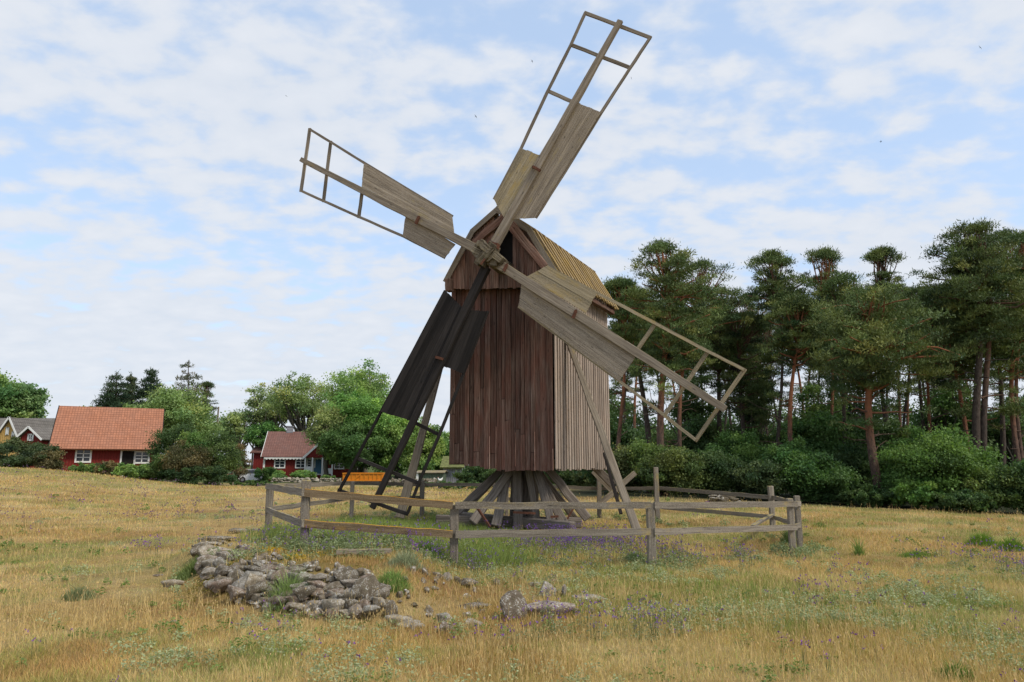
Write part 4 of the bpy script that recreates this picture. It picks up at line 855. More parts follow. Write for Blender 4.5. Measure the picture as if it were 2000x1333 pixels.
broad('tall airy tree with thin pale crown behind the red house, left one', 530, 98, 528, 745, 110, 860, 8000, .4, (.12, .16, .06), airy=True, nb=44, blob=.2)
broad('tall airy tree with thin pale crown behind the red house, right one', 600, 92, 592, 718, 120, 860, 10000, .38, (.115, .16, .05), airy=True, nb=50, blob=.2)
broad('round dark green tree directly behind the chimney of the red house', 522, 90, 521, 822, 72, 890, 6000, .38, (.06, .125, .03))
broad('tallest broadleaf tree with loose crown, left of the lower sail', 715, 84, 708, 695, 125, 850, 16000, .36, (.10, .165, .045), nb=60, airy=True, blob=.22)
broad('bright green dense tree before the tallest one', 705, 76, 700, 755, 122, 880, 20000, .34, (.085, .165, .035), nb=56)
broad('dark leaning tree with visible trunk in front of the red house porch', 640, 73, 640, 790, 80, 900, 9000, .3, (.09, .125, .04), airy=True, nb=46, tw=11)
broad('dark drooping tree over the orange trailer', 694, 72, 692, 820, 122, 922, 20000, .3, (.05, .095, .025), nb=54, low=1)
broad('light green tree behind the lower sail frame, left of two', 778, 74, 770, 782, 95, 935, 16000, .32, (.10, .175, .04), nb=50, low=1)
broad('light green tree behind the lower sail frame, right of two', 828, 72, 822, 812, 80, 930, 13000, .3, (.11, .175, .045), nb=40, low=1)
broad('dark green tree between the sail frame and the mill wall', 862, 84, 862, 838, 70, 930, 9000, .34, (.06, .12, .03), nb=34, low=1)
def bush(label, px, Y, top, w, col, leaves=7000, size=.16, nb=26, group=None, bot=None, name='bush', depth=None, zoff=0):
    p = base(px, Y); big_ = 300 < px < 500 and top < 880; top = top - (16 if big_ else 6 if px > 1100 else -3 if px < 300 else 0); w = w * (1.15 if big_ else 1.05 if px > 1100 else 1); bt = bot if bot else CY + F * math.tan(math.atan((EYE - p.z) / Y) + PITCH) + 2
    return broad(label, px, Y, px, top, w, bt, leaves, size, col, name, 'bush', nb, 8, trunk=False, low=1, group=group, depth=depth, blob=.36)
bush('long dark hedge under the yellow house at the left edge', 40, 50, 850, 170, (.045, .07, .025), 16000, .2, 40, name='hedge')
bush('reddish right end of the hedge under the yellow house', 98, 49.5, 868, 50, (.075, .075, .03), 4000, .18, 14, name='bush')
for lb, px, Y, tp_, w, c_, n_ in (('low green shrub under the first cottage window', 172, 50, 899, 70, MG, 4500), ('low reddish shrub between the cottage window and door', 214, 50.5, 895, 46, (.10, .09, .035), 2500), ('rounded green shrub before the cottage door', 250, 50, 899, 48, LG, 4000), ('green shrub below the right cottage window', 283, 49.5, 901, 52, MG, 4200),
    ('dark round bush at the cottage corner', 318, 50, 885, 60, (.045, .085, .022), 6000), ('tall dark bush right of the orange roof', 352, 54, 828, 90, (.05, .09, .025), 10000), ('bright-topped green bush in the dark thicket', 388, 51, 840, 66, (.07, .13, .03), 8000),
    ('reddish-brown bush in the middle of the dark thicket', 372, 50, 868, 80, (.085, .08, .03), 8000), ('dark green bush at the right of the thicket', 430, 52, 850, 80, (.055, .095, .026), 10000), ('brownish bush left of the parked cars', 468, 62, 872, 40, (.10, .085, .035), 4000),
    ('low dark bush at the foot of the thicket', 392, 49, 905, 130, (.035, .065, .02), 8000), ('low green hedge row in front of the cars', 492, 54, 938, 90, (.06, .11, .03), 6000), ('clipped dome of dark green box before the red house', 521, 72, 908, 42, (.04, .085, .02), 5000),
    ('small light shrub right of the clipped dome', 545, 70, 914, 22, LG, 1800), ('round green shrub under the first red house window', 546, 66, 924, 34, (.10, .17, .05), 2600), ('leafy green shrub in front of the porch', 594, 66, 916, 46, LG, 3600),
    ('green shrub at the end of the trailer', 640, 66, 925, 30, MG, 2000), ('wide bramble strip behind the fence, left part', 800, 50, 941, 120, (.085, .15, .035), 7000), ('wide bramble strip behind the fence, right part', 890, 46, 938, 130, (.06, .11, .03), 8000), ('dark bush under the mill beside the grey shed', 925, 52, 905, 90, (.035, .07, .02), 9000),
    ('dark bush seen between the trestle legs', 985, 50, 905, 90, (.04, .075, .02), 7000), ('green bush seen behind the trestle at right', 1050, 48, 910, 90, (.05, .085, .025), 7000), ('green bush under the mill side wall', 1110, 44, 905, 90, (.06, .10, .03), 8000), ('bush right of the mill corner with yellowish leaves', 1165, 42, 900, 90, (.075, .10, .03), 8000)):
    bush(lb, px, Y, tp_, w, c_, n_, .17)
# the wood edge on the right: every shrub or young tree by itself
for lb, px, Y, tp_, w, c_, n_, sz in (
    ('olive bush with reddish tips left of the thick orange trunk', 1225, 33, 862, 95, (.075, .095, .03), 9000, .15), ('bright green bush at the foot of the thick orange trunk', 1275, 32, 850, 90, (.095, .15, .035), 9000, .15), ('broad olive bush behind the tall fence post', 1310, 31, 872, 130, (.075, .11, .03), 14000, .15),
    ('dark green bush right of the tall fence post', 1385, 31.5, 880, 120, (.05, .085, .025), 12000, .15), ('young tree with green layered crown above the fence', 1430, 35, 835, 120, (.06, .12, .028), 12000, .17), ('dark glossy holly-like bush above the fence', 1478, 30, 893, 100, (.05, .08, .028), 10000, .14),
    ('large mid-green bush over the fence corner', 1545, 30.5, 858, 130, (.055, .115, .028), 15000, .16), ('lower spreading bush right of the fence corner', 1605, 30, 905, 120, (.05, .10, .026), 11000, .15), ('tall green sapling behind the fence corner', 1590, 35, 790, 110, (.05, .105, .026), 12000, .18),
    ('dark bush left of the kinked pine trunk', 1655, 33, 865, 90, (.04, .075, .022), 8000, .15), ('large bright green maple between the kinked and the doubled trunks', 1815, 29, 832, 180, (.075, .14, .03), 24000, .15), ('light green lower bough bush in front of the maple', 1790, 27.8, 935, 90, (.075, .15, .03), 7000, .15),
    ('dark green bush right of the kinked trunk', 1750, 31, 885, 90, (.055, .105, .027), 9000, .15), ('yellow-green bush under the doubled trunk', 1925, 27.5, 915, 110, (.075, .12, .03), 10000, .14), ('dark bush at the right edge', 1990, 27, 900, 100, (.05, .09, .025), 9000, .15),
    ('low dark bush under the right edge pines', 1880, 26.8, 960, 110, (.045, .085, .025), 7000, .13), ('low dark shrub at the foot of the kinked trunk', 1690, 29, 950, 120, (.042, .08, .022), 7000, .14), ('small shrub with light leaves at the wood edge', 1905, 26.3, 975, 40, (.08, .15, .04), 1500, .12)):
    bush(lb, px, Y, tp_, w, c_, n_, sz, 34)
gl = 'dark green undergrowth bush deep inside the wood'
for i, px in enumerate(range(1190, 2080, 36)):
    Y = 38 + (i * 5.7) % 12; bush(gl, px, Y, 800 + (i * 37) % 60, 110, (.05, .09, .026), 5500, .24, 22, 'undergrowth bushes deep in the wood')
for lb, bx, Y, top, w, bot, c_, n_ in (('slender dark leafy tree between the left pines, behind the right sail frame', 1345, 45, 690, 90, 880, (.05, .09, .025), 7000), ('dark ivy-clad young tree left of the orange trunk beneath the umbrella pine', 1468, 43, 700, 90, 880, (.04, .07, .022), 7000),
    ('mid green young tree right of the orange trunk beneath the umbrella pine', 1600, 42, 735, 100, 900, (.06, .11, .03), 7000), ('dark young tree behind the kinked trunk', 1668, 44, 745, 100, 900, (.045, .08, .025), 6000), ('dense dark green tree between the bright orange trunk and the slim one', 1850, 43, 722, 110, 900, (.05, .10, .026), 9000), ('thin leafy tree right of the doubled trunk', 1968, 42, 760, 90, 900, (.055, .10, .03), 5000), ('leafy young tree left of the kinked trunk, lower one', 1640, 38, 810, 90, 930, (.055, .11, .028), 6000)):
    broad(lb, bx, Y, bx, top, w, bot, n_, .2, c_, nb=26, tw=9, airy=True)
gl = 'mid green tree crown low behind the wood, seen through the trunks'
for i, px in enumerate(range(1180, 2120, 62)):
    broad(gl, px, 72 + (i * 5) % 14, px, 745 + (i * 29) % 60, 120, 960, 4500, .42, (.055, .10, .03), group='far trees seen through the pine trunks', nb=24, low=1)

# ------------------------------------------------------------------ stones
import bmesh
def rock_mesh(sx, sy, sz, seed, ang=.7):
    r_ = np.random.default_rng(seed); bm = bmesh.new(); bmesh.ops.create_icosphere(bm, subdivisions=3, radius=1)
    co = np.array([v.co for v in bm.verts]); 
    # cut the ball by random planes -> angular faces, then roughen
    for i in range(int(9 + r_.integers(0, 5))):
        n = r_.normal(size=3); n /= np.linalg.norm(n); d = r_.uniform(.45, .82); s_ = co @ n; m_ = s_ > d; co[m_] -= np.outer((s_[m_] - d) * 1., n)
    nz = fbm(co[:, 0] * 2 + seed, co[:, 1] * 2 + co[:, 2] * 1.7, seed, 4) - .5; nz2 = fbm(co[:, 0] * 7 + seed, co[:, 1] * 7 - co[:, 2] * 6, seed + 3, 3) - .5
    co *= (1 + nz * .35 + nz2 * .12)[:, None]; co = co / np.abs(co).max(0)
    for v, c in zip(bm.verts, co): v.co = (c[0] * sx, c[1] * sy, c[2] * sz)
    for f in bm.faces: f.smooth = True
    me = bpy.data.meshes.new('stone'); bm.to_mesh(me); bm.free(); me.materials.append(M['stone']); return me
rocks = [rock_mesh(.5, .5 * q, .5 * h, i + 3) for i, (q, h) in enumerate([(.8, .55), (.7, .7), (.9, .45), (.75, .85), (.65, .4), (.9, .7), (.8, .35), (.7, .6), (.85, .8), (.6, .5)])]
def rock(par, p, w, h=None, rz=None, tilt=.25, k=None, d=None):
    me = rocks[rnd.randrange(len(rocks)) if k is None else k]; o = bpy.data.objects.new('stone', me); zs = max(v.co.z for v in me.vertices) * 2 if False else 1
    link(o, None); o.rotation_euler = (rnd.uniform(-tilt, tilt), rnd.uniform(-tilt, tilt), rnd.uniform(0, 6.28) if rz is None else rz)
    hh = h / w if h else 1; o.scale = (w, (d or w), w * 1.0) if h is None else (w, d or w, h * 1.6)
    if par is not None: o.parent = par; o.matrix_parent_inverse = Matrix.Translation(-par.location)
    o.location = p; return o
g0 = ground_at(560, 1190)
sw = thing('stone_wall', 'half collapsed dry stone wall of grey lichened boulders holding up the grassy mound', 'stone wall', g0)
# base and top lines of the wall face in the photograph
bl = [(398, 1112), (412, 1146), (450, 1166), (500, 1178), (548, 1190), (600, 1200), (660, 1210), (720, 1205), (752, 1180)]
tl = [(392, 1062), (405, 1052), (445, 1068), (500, 1082), (545, 1090), (600, 1102), (650, 1112), (700, 1116), (738, 1140)]
def interp(pts, t): i = min(int(t * (len(pts) - 1)), len(pts) - 2); k = t * (len(pts) - 1) - i; return (pts[i][0] + (pts[i + 1][0] - pts[i][0]) * k, pts[i][1] + (pts[i + 1][1] - pts[i][1]) * k)
ns_ = 0
NR = 7
for row in range(NR):
    t = (row % 2) * .03
    while t < 1.0 and ns_ < 98:
        q0 = interp(bl, min(t, 1)); q1 = interp(tl, min(t, 1)); f = (row + .35 + rnd.uniform(-.12, .12)) / NR
        px, py = q0[0] + (q1[0] - q0[0]) * f, q0[1] + (q1[1] - q0[1]) * f + 4; p = ground_at(px, py)
        if row < 3: w = rnd.uniform(.16, .33); h = w * rnd.uniform(.5, .8)
        elif row < 6: w = rnd.uniform(.14, .36); h = w * rnd.uniform(.35, .62)
        else: w = rnd.uniform(.2, .46); h = rnd.uniform(.07, .12)
        rock(sw, p + Vector((0, -.05 + rnd.uniform(-.06, .06), h * .28)), w, h, rz=rnd.uniform(-.5, .5) + (1.0 if t < .15 else .15), tilt=.35 if row < 4 else .12, d=w * rnd.uniform(.7, 1.0)); ns_ += 1
        t += w * 1.0 / 4.3 * (1.3 if t < .3 else 1)
V_ = []; F_ = []; bi = 0
for q_ in range(330):
    t = rnd.random(); q0 = interp(bl, t); q1 = interp(tl, t); f = rnd.uniform(-.1, 1.05); g_ = ground_at(q0[0] + (q1[0] - q0[0]) * f + rnd.uniform(-8, 8), q0[1] + (q1[1] - q0[1]) * f); me_ = rocks[rnd.randrange(10)]
    if q_ > 265: g_ = ground_at(rnd.uniform(740, 1180), rnd.uniform(1120, 1215)) 
    w = rnd.uniform(.06, .19) if q_ <= 265 else rnd.uniform(.05, .13); vv = np.array([v.co[:] for v in me_.vertices]) * w; a = rnd.uniform(0, 6.28); vv = vv @ np.array([[math.cos(a), math.sin(a), 0], [-math.sin(a), math.cos(a), 0], [0, 0, 1.4]]) + np.array(g_) + [0, 0, .02]
    V_.append(vv); F_.append(np.array([p_.vertices[:] for p_ in me_.polygons]) + bi); bi += len(vv)
ob_ = fastmesh('rubble', np.concatenate(V_), np.concatenate(F_), (.3, .3, .3), M['stone'], sw); kind(ob_, 'stuff'); ob_['label'] = 'small stone rubble filling the gaps of the wall'
for (px, py, w, h, z) in ((463, 1030, .75, .17, .5), (498, 1027, .45, .12, .47), (415, 1046, .85, .13, .47)):
    p = ground_at(px, py + 12) + UP * h * .3; rock(sw, p, w, h, rz=.2, tilt=.08, k=2, d=w * .6)
sgrp = None
for (lb, px, py, w, h, k, rz, d) in (
    ('rounded pinkish grey stone standing at the front foot of the wall', 655, 1197, .34, .24, 1, .3, .3), ('pale round stone in the grass left of the rounded pinkish one', 612, 1196, .26, .16, 7, .2, .25), ('large light boulder leaning at the right end of the wall', 722, 1170, .42, .34, 5, .5, .36),
    ('low grey stone half sunk right of the wall foot', 776, 1218, .30, .16, 0, .3, .25), ('tilted slab stone right of the half sunk one', 765, 1205, .26, .3, 9, 1.2, .12), ('whitish lichen stone in the row right of the wall', 805, 1222, .34, .14, 6, .1, .25), ('upright thin stone before the whitish one', 806, 1232, .12, .2, 4, 1.4, .1),
    ('split stone at the right end of the short row', 868, 1215, .26, .2, 9, .4, .2), ('small pale stone under the split one', 872, 1230, .22, .12, 3, .1, .2),
    ('pointed lichen-spotted rock in the slope below the fence', 1000, 1205, .36, .34, 8, .6, .3), ('small rock behind the pointed one', 1008, 1180, .2, .14, 1, .3, .16), ('broad low rock with orange lichen right of the pointed one', 1068, 1198, .62, .24, 0, .1, .4),
    ('flat red-brown slab with white edge at the right of the scatter', 1155, 1168, .52, .15, 6, .1, .3), ('narrow upright pinkish stone left of the flat slab', 1102, 1160, .14, .26, 4, 1.3, .12), ('dark stone with white patch left of the upright pinkish one', 1070, 1160, .3, .2, 3, .3, .2),
    ('dark layered stone in the reddish slope', 910, 1142, .34, .18, 2, .1, .25), ('long low stone with reddish top in the slope', 920, 1184, .58, .12, 6, -.05, .2), ('small stone speckled white, upper left of the slope', 874, 1130, .2, .14, 5, .2, .16), ('tiny white-topped stone left in the slope', 853, 1122, .13, .09, 1, .2, .1),
    ('small flat stone with yellow lichen near the top of the scatter', 1042, 1139, .24, .08, 2, .1, .15), ('small grey stone right of the yellow lichen one', 1078, 1135, .16, .1, 7, .1, .12), ('tiny pale stone highest in the scatter', 1076, 1124, .13, .05, 6, .1, .09),
    ('small dotted stone in the grass below the long low one', 924, 1221, .26, .1, 3, .1, .18), ('tiny white stone in the middle of the slope', 970, 1137, .1, .1, 8, .1, .08), ('grey stone alone in the grass left of the wall', 337, 1142, .32, .15, 0, .1, .2), ('small stone in the grass left above the lone grey one', 312, 1120, .2, .06, 6, .1, .12),
    ('flat pale stone lying in the straw in front of the wall', 500, 1219, .45, .05, 6, .15, .12), ('pinkish flat stone lying in the straw at lower left', 337, 1212, .16, .04, 2, .1, .08), ('pale stone flat in the grass below the wall centre', 700, 1225, .3, .05, 6, .0, .12)):
    g_ = ground_at(px, py + 6); o = rock(None, g_ + UP * h * .25, w * 1.05, h * 1.1, rz, .12, k, d); tag(o, lb, 'stone', 'loose stones around the ruined wall')
pk = ground_at(706, 1088); b = MB(); b.beam(pk + Vector((-.35, 0, .07)), pk + Vector((.42, .05, .07)), .2, .06, UP, seg=8, wob=.006, w1=.16); o = b.build('plank', M['gray']); tag(o, 'short weathered grey plank lying on the mound above the wall', 'plank')
# far field walls
fw = lambda lb, px0, px1, Y, h: None
def low_wall(label, px0, px1, Y, h):
    x0_, x1_ = X_(px0, Y), X_(px1, Y); t = []; V = []; Fc_ = []; me0 = rocks[0]; vc = [np.array([v.co[:] for v in r.vertices]) for r in rocks]; fcs = [np.array([p.vertices[:] for p in r.polygons]) for r in rocks]; base_i = 0
    x = x0_
    while x < x1_:
        for zr_ in range(3):
            k = rnd.randrange(10); w = rnd.uniform(.3, .5); c = vc[k] * np.array([w, w, h / 3 * 2.6]) + np.array([x + rnd.uniform(-.1, .1), Y + rnd.uniform(-.1, .1), hz(x, Y) + h * (zr_ + .4) / 3]); V.append(c); Fc_.append(fcs[k] + base_i); base_i += len(c)
        x += .28
    o = fastmesh('stone_wall', np.concatenate(V), np.concatenate(Fc_), (.3, .3, .3), M['stone']); tag(o, label, 'stone wall')
low_wall('low grey field wall in front of the red house', 535, 668, 64, .42); low_wall('low grey field wall right of the trailer, behind the sails', 752, 850, 57, .5); low_wall('short stone heap wall at the wood edge seen between the right fence rails', 1385, 1432, 27, .3)

# ------------------------------------------------------------------ grass and herbs
def blades(x, y, z, hgt, wid, col, lean=.35, kind_='b'):
    n = len(x); a = rng.uniform(0, 2 * np.pi, n); dx = np.cos(a); dy = np.sin(a); ln = rng.uniform(.1, 1, n) * lean * hgt; la = rng.uniform(0, 2 * np.pi, n)
    p = np.stack([x, y, z - .02], 1); sd_ = np.stack([dx, dy, np.zeros(n)], 1) * (wid / 2)[:, None]; mid = p + np.stack([np.cos(la) * ln * .3, np.sin(la) * ln * .3, hgt * .55], 1); tip = p + np.stack([np.cos(la) * ln, np.sin(la) * ln, hgt], 1)
    v = np.stack([p - sd_, p + sd_, mid + sd_ * .8, tip, mid - sd_ * .8], 1); f = (np.arange(n)[:, None] * 5 + np.array([0, 1, 2, 0, 2, 4, 4, 2, 3])[None]).reshape(-1, 3); c = np.repeat(col, 5, 0); return v.reshape(-1, 3), f, c
def scatter(n, y0, y1, spread=.95, pw=1.6):
    u = rng.random(n); y = (y0 ** (1 - pw) + u * (y1 ** (1 - pw) - y0 ** (1 - pw))) ** (1 / (1 - pw)); x = rng.uniform(-1, 1, n) * (y * spread + .6); return x, y
def wallmask(x, y):   # keep grass off the wall face and the bare mossy top
    th = np.arctan2(y - MC[1], x - MC[0]); rr = np.hypot(x - MC[0], y - MC[1]); R = np.interp(th, _th, _R); front = (th < -1.25) & (th > -2.7)
    return ~(front & (rr > R * .66) & (rr < R + .5) & (rng.random(len(x)) < .9))
NB = 760000
x, y = scatter(NB, 4.6, 62); k = wallmask(x, y) & ~((x > (y - 30) * .15 + 1) & (y + .16 * x > 29.5)) & ~((y > 50) & (x < -6)); x, y = x[k], y[k]
cl_ = fbm(x * 2.2, y * 2.2, 91, 3); keep = rng.random(len(x)) < .35 + 1.0 * cl_; x, y = x[keep], y[keep]
z = height(x, y); c, g = patch(x, y); inside = np.exp(-(((x + .5) / 4.0) ** 2 + ((y - 16) / 4.5) ** 2))
tall = fbm(x * .7 + 5, y * .7, 13); hg = (.035 + .08 * tall) * rng.uniform(.5, 1.35, len(x)) * (1 + .9 * inside * (y < 40)) * (1 + sst(20, 45, y) * .5) * (1 - .6 * np.exp(-(((x + 5.5 + (y - 12) * .25) / 1.7) ** 2)) * sst(6, 9, y) * (y < 34))
wd = .0042 * (1 + np.maximum(0, y - 6) * .17) * rng.uniform(.7, 1.4, len(x))
cc = c * rng.uniform(.72, 1.32, (len(x), 1)) * (1 + rng.normal(size=(len(x), 3)) * .05)
gm = rng.random(len(x)) < (.06 + .25 * g); cc[gm] = cc[gm] * np.array([.62, .92, .55])
v, f, c5 = blades(x, y, z, hg, wd, np.clip(cc, .01, .9), .75); o = fastmesh('meadow_grass', v, f, c5, M['grass']); kind(o, 'stuff'); o['label'] = 'dry golden and green meadow grass'; o['category'] = 'grass'
# taller straw stems with seed heads
x, y = scatter(38000, 4.8, 32); k = wallmask(x, y) & ~((x > (y - 30) * .15 + 1) & (y + .16 * x > 29.5)); x, y = x[k], y[k]; keep = rng.random(len(x)) < 1.6 * sst(.35, .7, fbm(x * .6, y * .6, 63)); x, y = x[keep], y[keep]; z = height(x, y)
hg = rng.uniform(.10, .27, len(x)); v, f, c5 = blades(x, y, z, hg, .003 * (1 + y * .1), np.clip(np.array([.58, .43, .20]) * rng.uniform(.8, 1.25, (len(x), 1)), 0, .9), .45)
tips = v.reshape(-1, 5, 3)[:, 3]; hv = leaf_faces(np.zeros(3), (.0, .0, .0), len(tips), .026, needle=False); hv = hv * (1 + tips[:, 1] * .03)[:, None, None] * np.array([.4, .4, 1.3]) + tips[:, None, :]
nf_ = np.arange(len(hv) * 4).reshape(-1, 4); o = fastmesh('seed_heads', hv.reshape(-1, 3), nf_, np.repeat(np.clip(np.array([.52, .38, .19]) * rng.uniform(.8, 1.2, (len(tips), 1)), 0, 1), 4, 0), M['grass']); kind(o, 'stuff'); o['label'] = 'dry seed heads of the tall grass'; o['category'] = 'grass'
o = fastmesh('straw_stems', v, f, c5, M['grass']); kind(o, 'stuff'); o['label'] = 'tall dry straw stems'; o['category'] = 'grass'
# rank green grass within the fence
n = 110000; x = rng.normal(-1.2, 2.4, n); y = rng.uniform(11.9, 21, n); k = (fbm(x * .8, y * .8, 12) > .38) & (x < -.2 + .8 * rng.random(n)) & (x > -4.6) & (y > 12.0 - (x + 3) * .1); x, y = x[k], y[k]; z = height(x, y); hg = rng.uniform(.08, .27, len(x)) * (.45 + fbm(x, y, 3)); v, f, c5 = blades(x, y, z, hg, rng.uniform(.006, .011, len(x)), np.clip(np.array([.23, .29, .08]) * rng.uniform(.65, 1.45, (len(x), 1)) * (1 + rng.normal(size=(len(x), 3)) * .06), .01, .9), .5)
o = fastmesh('green_grass', v, f, c5, M['grass']); kind(o, 'stuff'); o['label'] = 'rank green grass inside the fence'; o['category'] = 'grass'
# sage-coloured herb clumps
def clumps(name, pts, per, rad, hgt, size, col, label, cat, seedcol=.15, stuff=True, m='leaf', obj=True):
    n = len(pts); c = np.repeat(pts, per, 0); N_ = len(c); a = rng.uniform(0, 6.28, N_); r = np.sqrt(rng.random(N_)) * np.repeat(rad, per); hh = np.repeat(hgt, per) * rng.uniform(.25, 1, N_) * (1 - .45 * (r / np.repeat(rad, per)) ** 2)
    q = c + np.stack([np.cos(a) * r, np.sin(a) * r, hh], 1); v = leaf_faces(np.zeros(3), (0, 0, 0), N_, 1.); s_ = size * (1 + np.maximum(0, c[:, 1] - 8) * .05); v = v * s_[:, None, None] * np.array([1, 1, .75]) + q[:, None, :]
    cl = np.repeat(np.array(col)[None] * rng.uniform(1 - seedcol, 1 + seedcol, (n, 1)), per, 0) * rng.uniform(.75, 1.25, (N_, 1)); f = np.arange(N_ * 4).reshape(-1, 4)
    o = fastmesh(name, v.reshape(-1, 3), f, np.repeat(np.clip(cl, .005, .9), 4, 0), M[m]); 
    if stuff: kind(o, 'stuff'); o['label'] = label; o['category'] = cat
    return o
def pick(n, fn, y0=4.8, y1=30, spread=.9):
    x, y = scatter(n, y0, y1, spread); k = (rng.random(n) < fn(x, y)) & wallmask(x, y) & ~((x > (y - 30) * .15 + 1) & (y + .16 * x > 29)); x, y = x[k], y[k]; return np.stack([x, y, height(x, y)], 1)
sg = pick(6500, lambda x, y: sst(.50, .62, fbm(x * .7 + 40, y * .7, 55)) * np.clip(.12 + .95 * np.exp(-(((x - 3.2) / 3.8) ** 2 + ((y - 9.5) / 3.6) ** 2)) + .6 * np.exp(-(((x + 3.8) / 1.6) ** 2 + ((y - 6.6) / 1.5) ** 2)), 0, 1))
clumps('sage_herbs', sg, 60, rng.uniform(.05, .17, len(sg)), rng.uniform(.08, .20, len(sg)), .027, (.34, .38, .21), 'pale sage green herb clumps in the meadow', 'herbs')
gh = pick(2600, lambda x, y: sst(.52, .62, fbm(x * .9 + 80, y * .9, 71)) * .55)
clumps('green_herbs', gh, 40, rng.uniform(.04, .15, len(gh)), rng.uniform(.05, .16, len(gh)), .032, (.18, .25, .07), 'low mid green herbs in the meadow', 'herbs')
# blue-green herbs along the fence
fh = []
for i in range(12):
    a, c = FP[i], FP[(i + 1) % 12]
    for q in range(16 if i < 5 else 7): t = rnd.random(); p = a.lerp(c, t); fh.append((p.x + rnd.gauss(0, .3), p.y + rnd.gauss(0, .3)))
for i in (0, 1, 2, 3, 4):
    for q in range(12): fh.append((FP[i].x + rnd.gauss(.05, .22), FP[i].y + rnd.gauss(-.05, .18)))
for q in range(80): fh.append((rnd.gauss(-2.5, .75), rnd.gauss(11.6, .8)))
fh = np.array(fh); fh = np.concatenate([fh, height(fh[:, 0], fh[:, 1])[:, None]], 1)
clumps('fence_herbs', fh, 90, rng.uniform(.08, .22, len(fh)), rng.uniform(.08, .27, len(fh)), .030, (.23, .28, .14), 'grey green bushy herbs along the fence', 'herbs')
# purple flowers: stems + heads
def flowers(name, pts, label, col, hlo, hhi, heads=7, size=.02, spread=.12):
    n = len(pts); per = heads; c = np.repeat(pts, per, 0); N_ = len(c); h = rng.uniform(hlo, hhi, N_); a = rng.uniform(0, 6.28, N_); r = np.abs(rng.normal(0, spread, N_)); q = c + np.stack([np.cos(a) * r, np.sin(a) * r, h], 1)
    V = []; C_ = []
    for j in range(4):
        v = leaf_faces(np.zeros(3), (0, 0, 0), N_, 1.) * (size * (1 + np.maximum(0, c[:, 1] - 7) * .06))[:, None, None] + (q + rng.normal(size=q.shape) * size * .5)[:, None, :]; V.append(v); C_.append(np.repeat(np.clip(np.array(col) * rng.uniform(.6, 1.4, (N_, 1)), 0, 1), 4, 0))
    v, f, cs = blades(c[:, 0] + np.cos(a) * r * .6, c[:, 1] + np.sin(a) * r * .6, c[:, 2], h, np.full(N_, .005), np.tile(np.array([.12, .15, .07]), (N_, 1)), .1)
    V = np.concatenate(V); o = fastmesh(name, V.reshape(-1, 3), np.arange(len(V) * 4).reshape(-1, 4), np.concatenate(C_), M['flower']); kind(o, 'stuff'); o['label'] = label; o['category'] = 'flowers'
    o = fastmesh('flower_stems', v, f, cs, M['grass']); kind(o, 'stuff'); o['label'] = 'thin stems under the ' + label; o['category'] = 'flowers'
fl = pick(1300, lambda x, y: sst(.58, .72, fbm(x * .8 + 14, y * .8, 39)) * .8, 5, 26)
flowers('purple_flowers', fl, 'scattered purple meadow flowers', (.20, .075, .30), .12, .27, 4)
fi = np.stack([rng.normal(1.35, .95, 240), rng.normal(15.6, 1.2, 240)], 1); f2 = np.stack([rng.normal(2.6, 1.2, 60), rng.normal(13.6, .9, 60)], 1); f3 = np.stack([rng.normal(-1.9, 1.2, 110), rng.normal(11.6, .8, 110)], 1); f4 = np.stack([rng.normal(.8, .5, 30), rng.normal(7.6, .3, 30)], 1); f5 = np.stack([rng.normal(8.6, .9, 60), rng.normal(12.2, .9, 60)], 1)
fi = np.concatenate([fi, f2, f3, f4, f5]); fi = np.concatenate([fi, height(fi[:, 0], fi[:, 1])[:, None]], 1); flowers('violet_flowers', fi, 'violet flowers around the trestle and fence', (.19, .09, .36), .12, .38, 6, .016, .13)
clumps('flower_foliage', fi, 36, rng.uniform(.06, .16, len(fi)), rng.uniform(.08, .26, len(fi)), .026, (.26, .29, .16), 'greyish leaves under the violet flowers', 'herbs')
f6 = pick(1500, lambda x, y: sst(.5, .66, fbm(x * .25 + 4, y * .5, 29)) * (y > 18) * (x < 0), 18, 48); flowers('far_purple_flowers', f6, 'dusty purple flower patches in the far meadow', (.19, .11, .20), .15, .3, 5, .018, .25)
# yellow stonecrop and moss on the mound
mp_ = np.stack([rng.normal(-2.95, .8, 900), rng.normal(9.9, .7, 900)], 1); kk = (fbm(mp_[:, 0] * 2, mp_[:, 1] * 2, 8) > .5); mp_ = mp_[kk]; mp_ = np.concatenate([mp_, height(mp_[:, 0], mp_[:, 1])[:, None] - .02], 1)
clumps('moss', mp_, 30, rng.uniform(.05, .14, len(mp_)), rng.uniform(.02, .05, len(mp_)), .022, (.24, .20, .05), 'brown and olive moss on top of the mound', 'moss')
ysp = []
for (px, py, r) in ((573, 1092, .12), (600, 1087, .12), (532, 1075, .14), (540, 1078, .08), (555, 1068, .07)):
    g_ = ground_at(px, py); ysp += [(g_.x + rnd.gauss(0, r), g_.y + rnd.gauss(0, r * .6), g_.z) for _ in range(14)]
clumps('stonecrop', np.array(ysp), 26, np.full(len(ysp), .05), np.full(len(ysp), .05), .018, (.62, .42, .03), 'yellow stonecrop flowers on the mound', 'flowers')
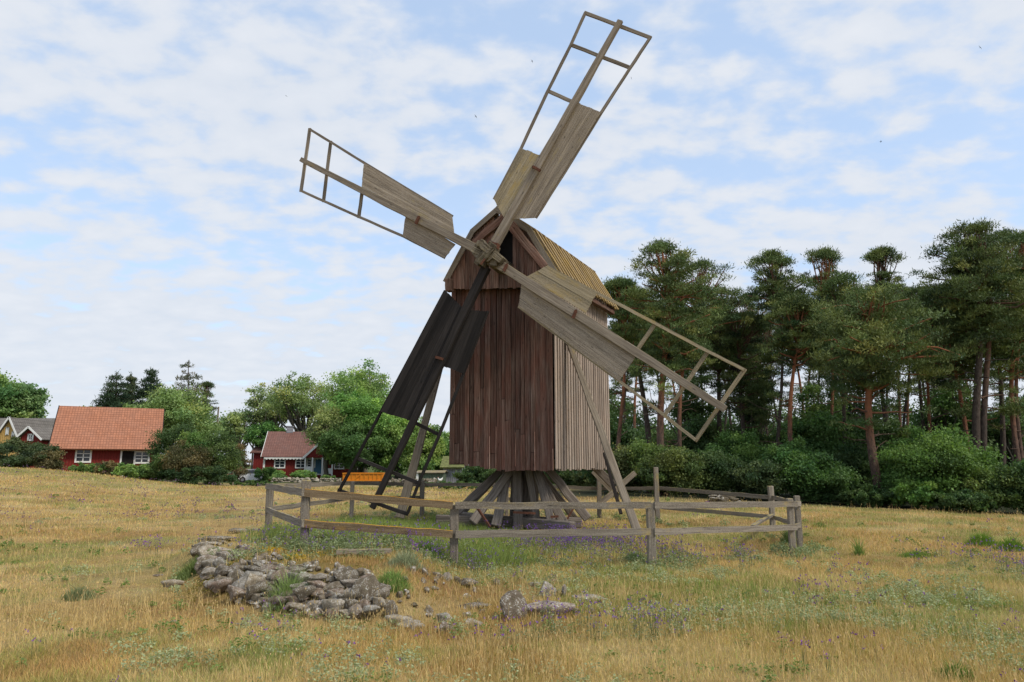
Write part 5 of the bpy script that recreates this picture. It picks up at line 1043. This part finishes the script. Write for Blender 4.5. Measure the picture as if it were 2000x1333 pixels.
# single tufts that stand out
def tuft(label, px, py, w, h, col, n=900, name='tuft', cat='plant', Yo=0, bl=True):
    g_ = ground_at(px, py); ob = thing(name, label, cat, g_); x = g_.x + rng.normal(0, w * .33, n); y = g_.y + rng.normal(0, w * .28, n); z = height(x, y); r = np.hypot(x - g_.x, y - g_.y) / w
    v, f, cc_ = blades(x, y, z, h * rng.uniform(.45, 1.1, n) * np.clip(1.05 - r, .2, 1) * rng.uniform(.6, 1, n), np.full(n, .0055 * (1 + g_.y * .05)), np.clip(np.array(col) * 1.35 * rng.uniform(.65, 1.4, (n, 1)), .01, .9), .9); fastmesh('foliage', v, f, cc_, M['grass'], ob)
tuft('bright green grass tussock at the right edge of the meadow, left of two', 1918, 1066, .45, .42, (.12, .20, .03), 1500); tuft('bright green grass tussock at the right edge of the meadow, right of two', 1975, 1076, .40, .42, (.12, .20, .03), 1500)
tuft('low green patch of plants before the two bright tussocks', 1790, 1088, .5, .2, (.12, .19, .04), 900); tuft('thin upright green plant alone right of the fence', 1678, 1085, .14, .55, (.13, .19, .05), 160)
tuft('small green tuft near the fence corner in the meadow', 1600, 1030, .3, .25, (.14, .19, .05), 400); tuft('greyish spiky herb bush beside the lying plank', 790, 1108, .4, .30, (.21, .23, .14), 1500, 'herb_bush'); tuft('dense green herb bush left of the second front fence post', 835, 1090, .42, .42, (.12, .19, .05), 1500, 'herb_bush')
tuft('dark moss-green hummock behind the leftmost front post', 628, 1066, .28, .3, (.07, .10, .03), 1300, 'hummock'); tuft('tall green weeds at the left end of the stone wall', 372, 1122, .45, .27, (.14, .18, .06), 1600, 'weed_clump'); tuft('green leafy weeds growing at the wall foot', 560, 1180, .35, .5, (.17, .23, .08), 700, 'weed_clump')
tuft('low green herb clump at the foot of the third front post', 1238, 1098, .36, .28, (.13, .18, .08), 1200, 'herb_bush'); tuft('bright green herb clump on the slope right of the wall', 768, 1146, .3, .28, (.15, .22, .06), 900, 'herb_bush'); tuft('dark green herb clump behind the round corner post', 1545, 1062, .3, .5, (.12, .17, .06), 1200, 'herb_bush')
tuft('purple-tinged herb clump in the left foreground', 152, 1172, .3, .3, (.16, .18, .09), 700, 'herb_bush'); tuft('dark green tuft at the bottom right edge', 1868, 1328, .22, .2, (.09, .16, .03), 700)
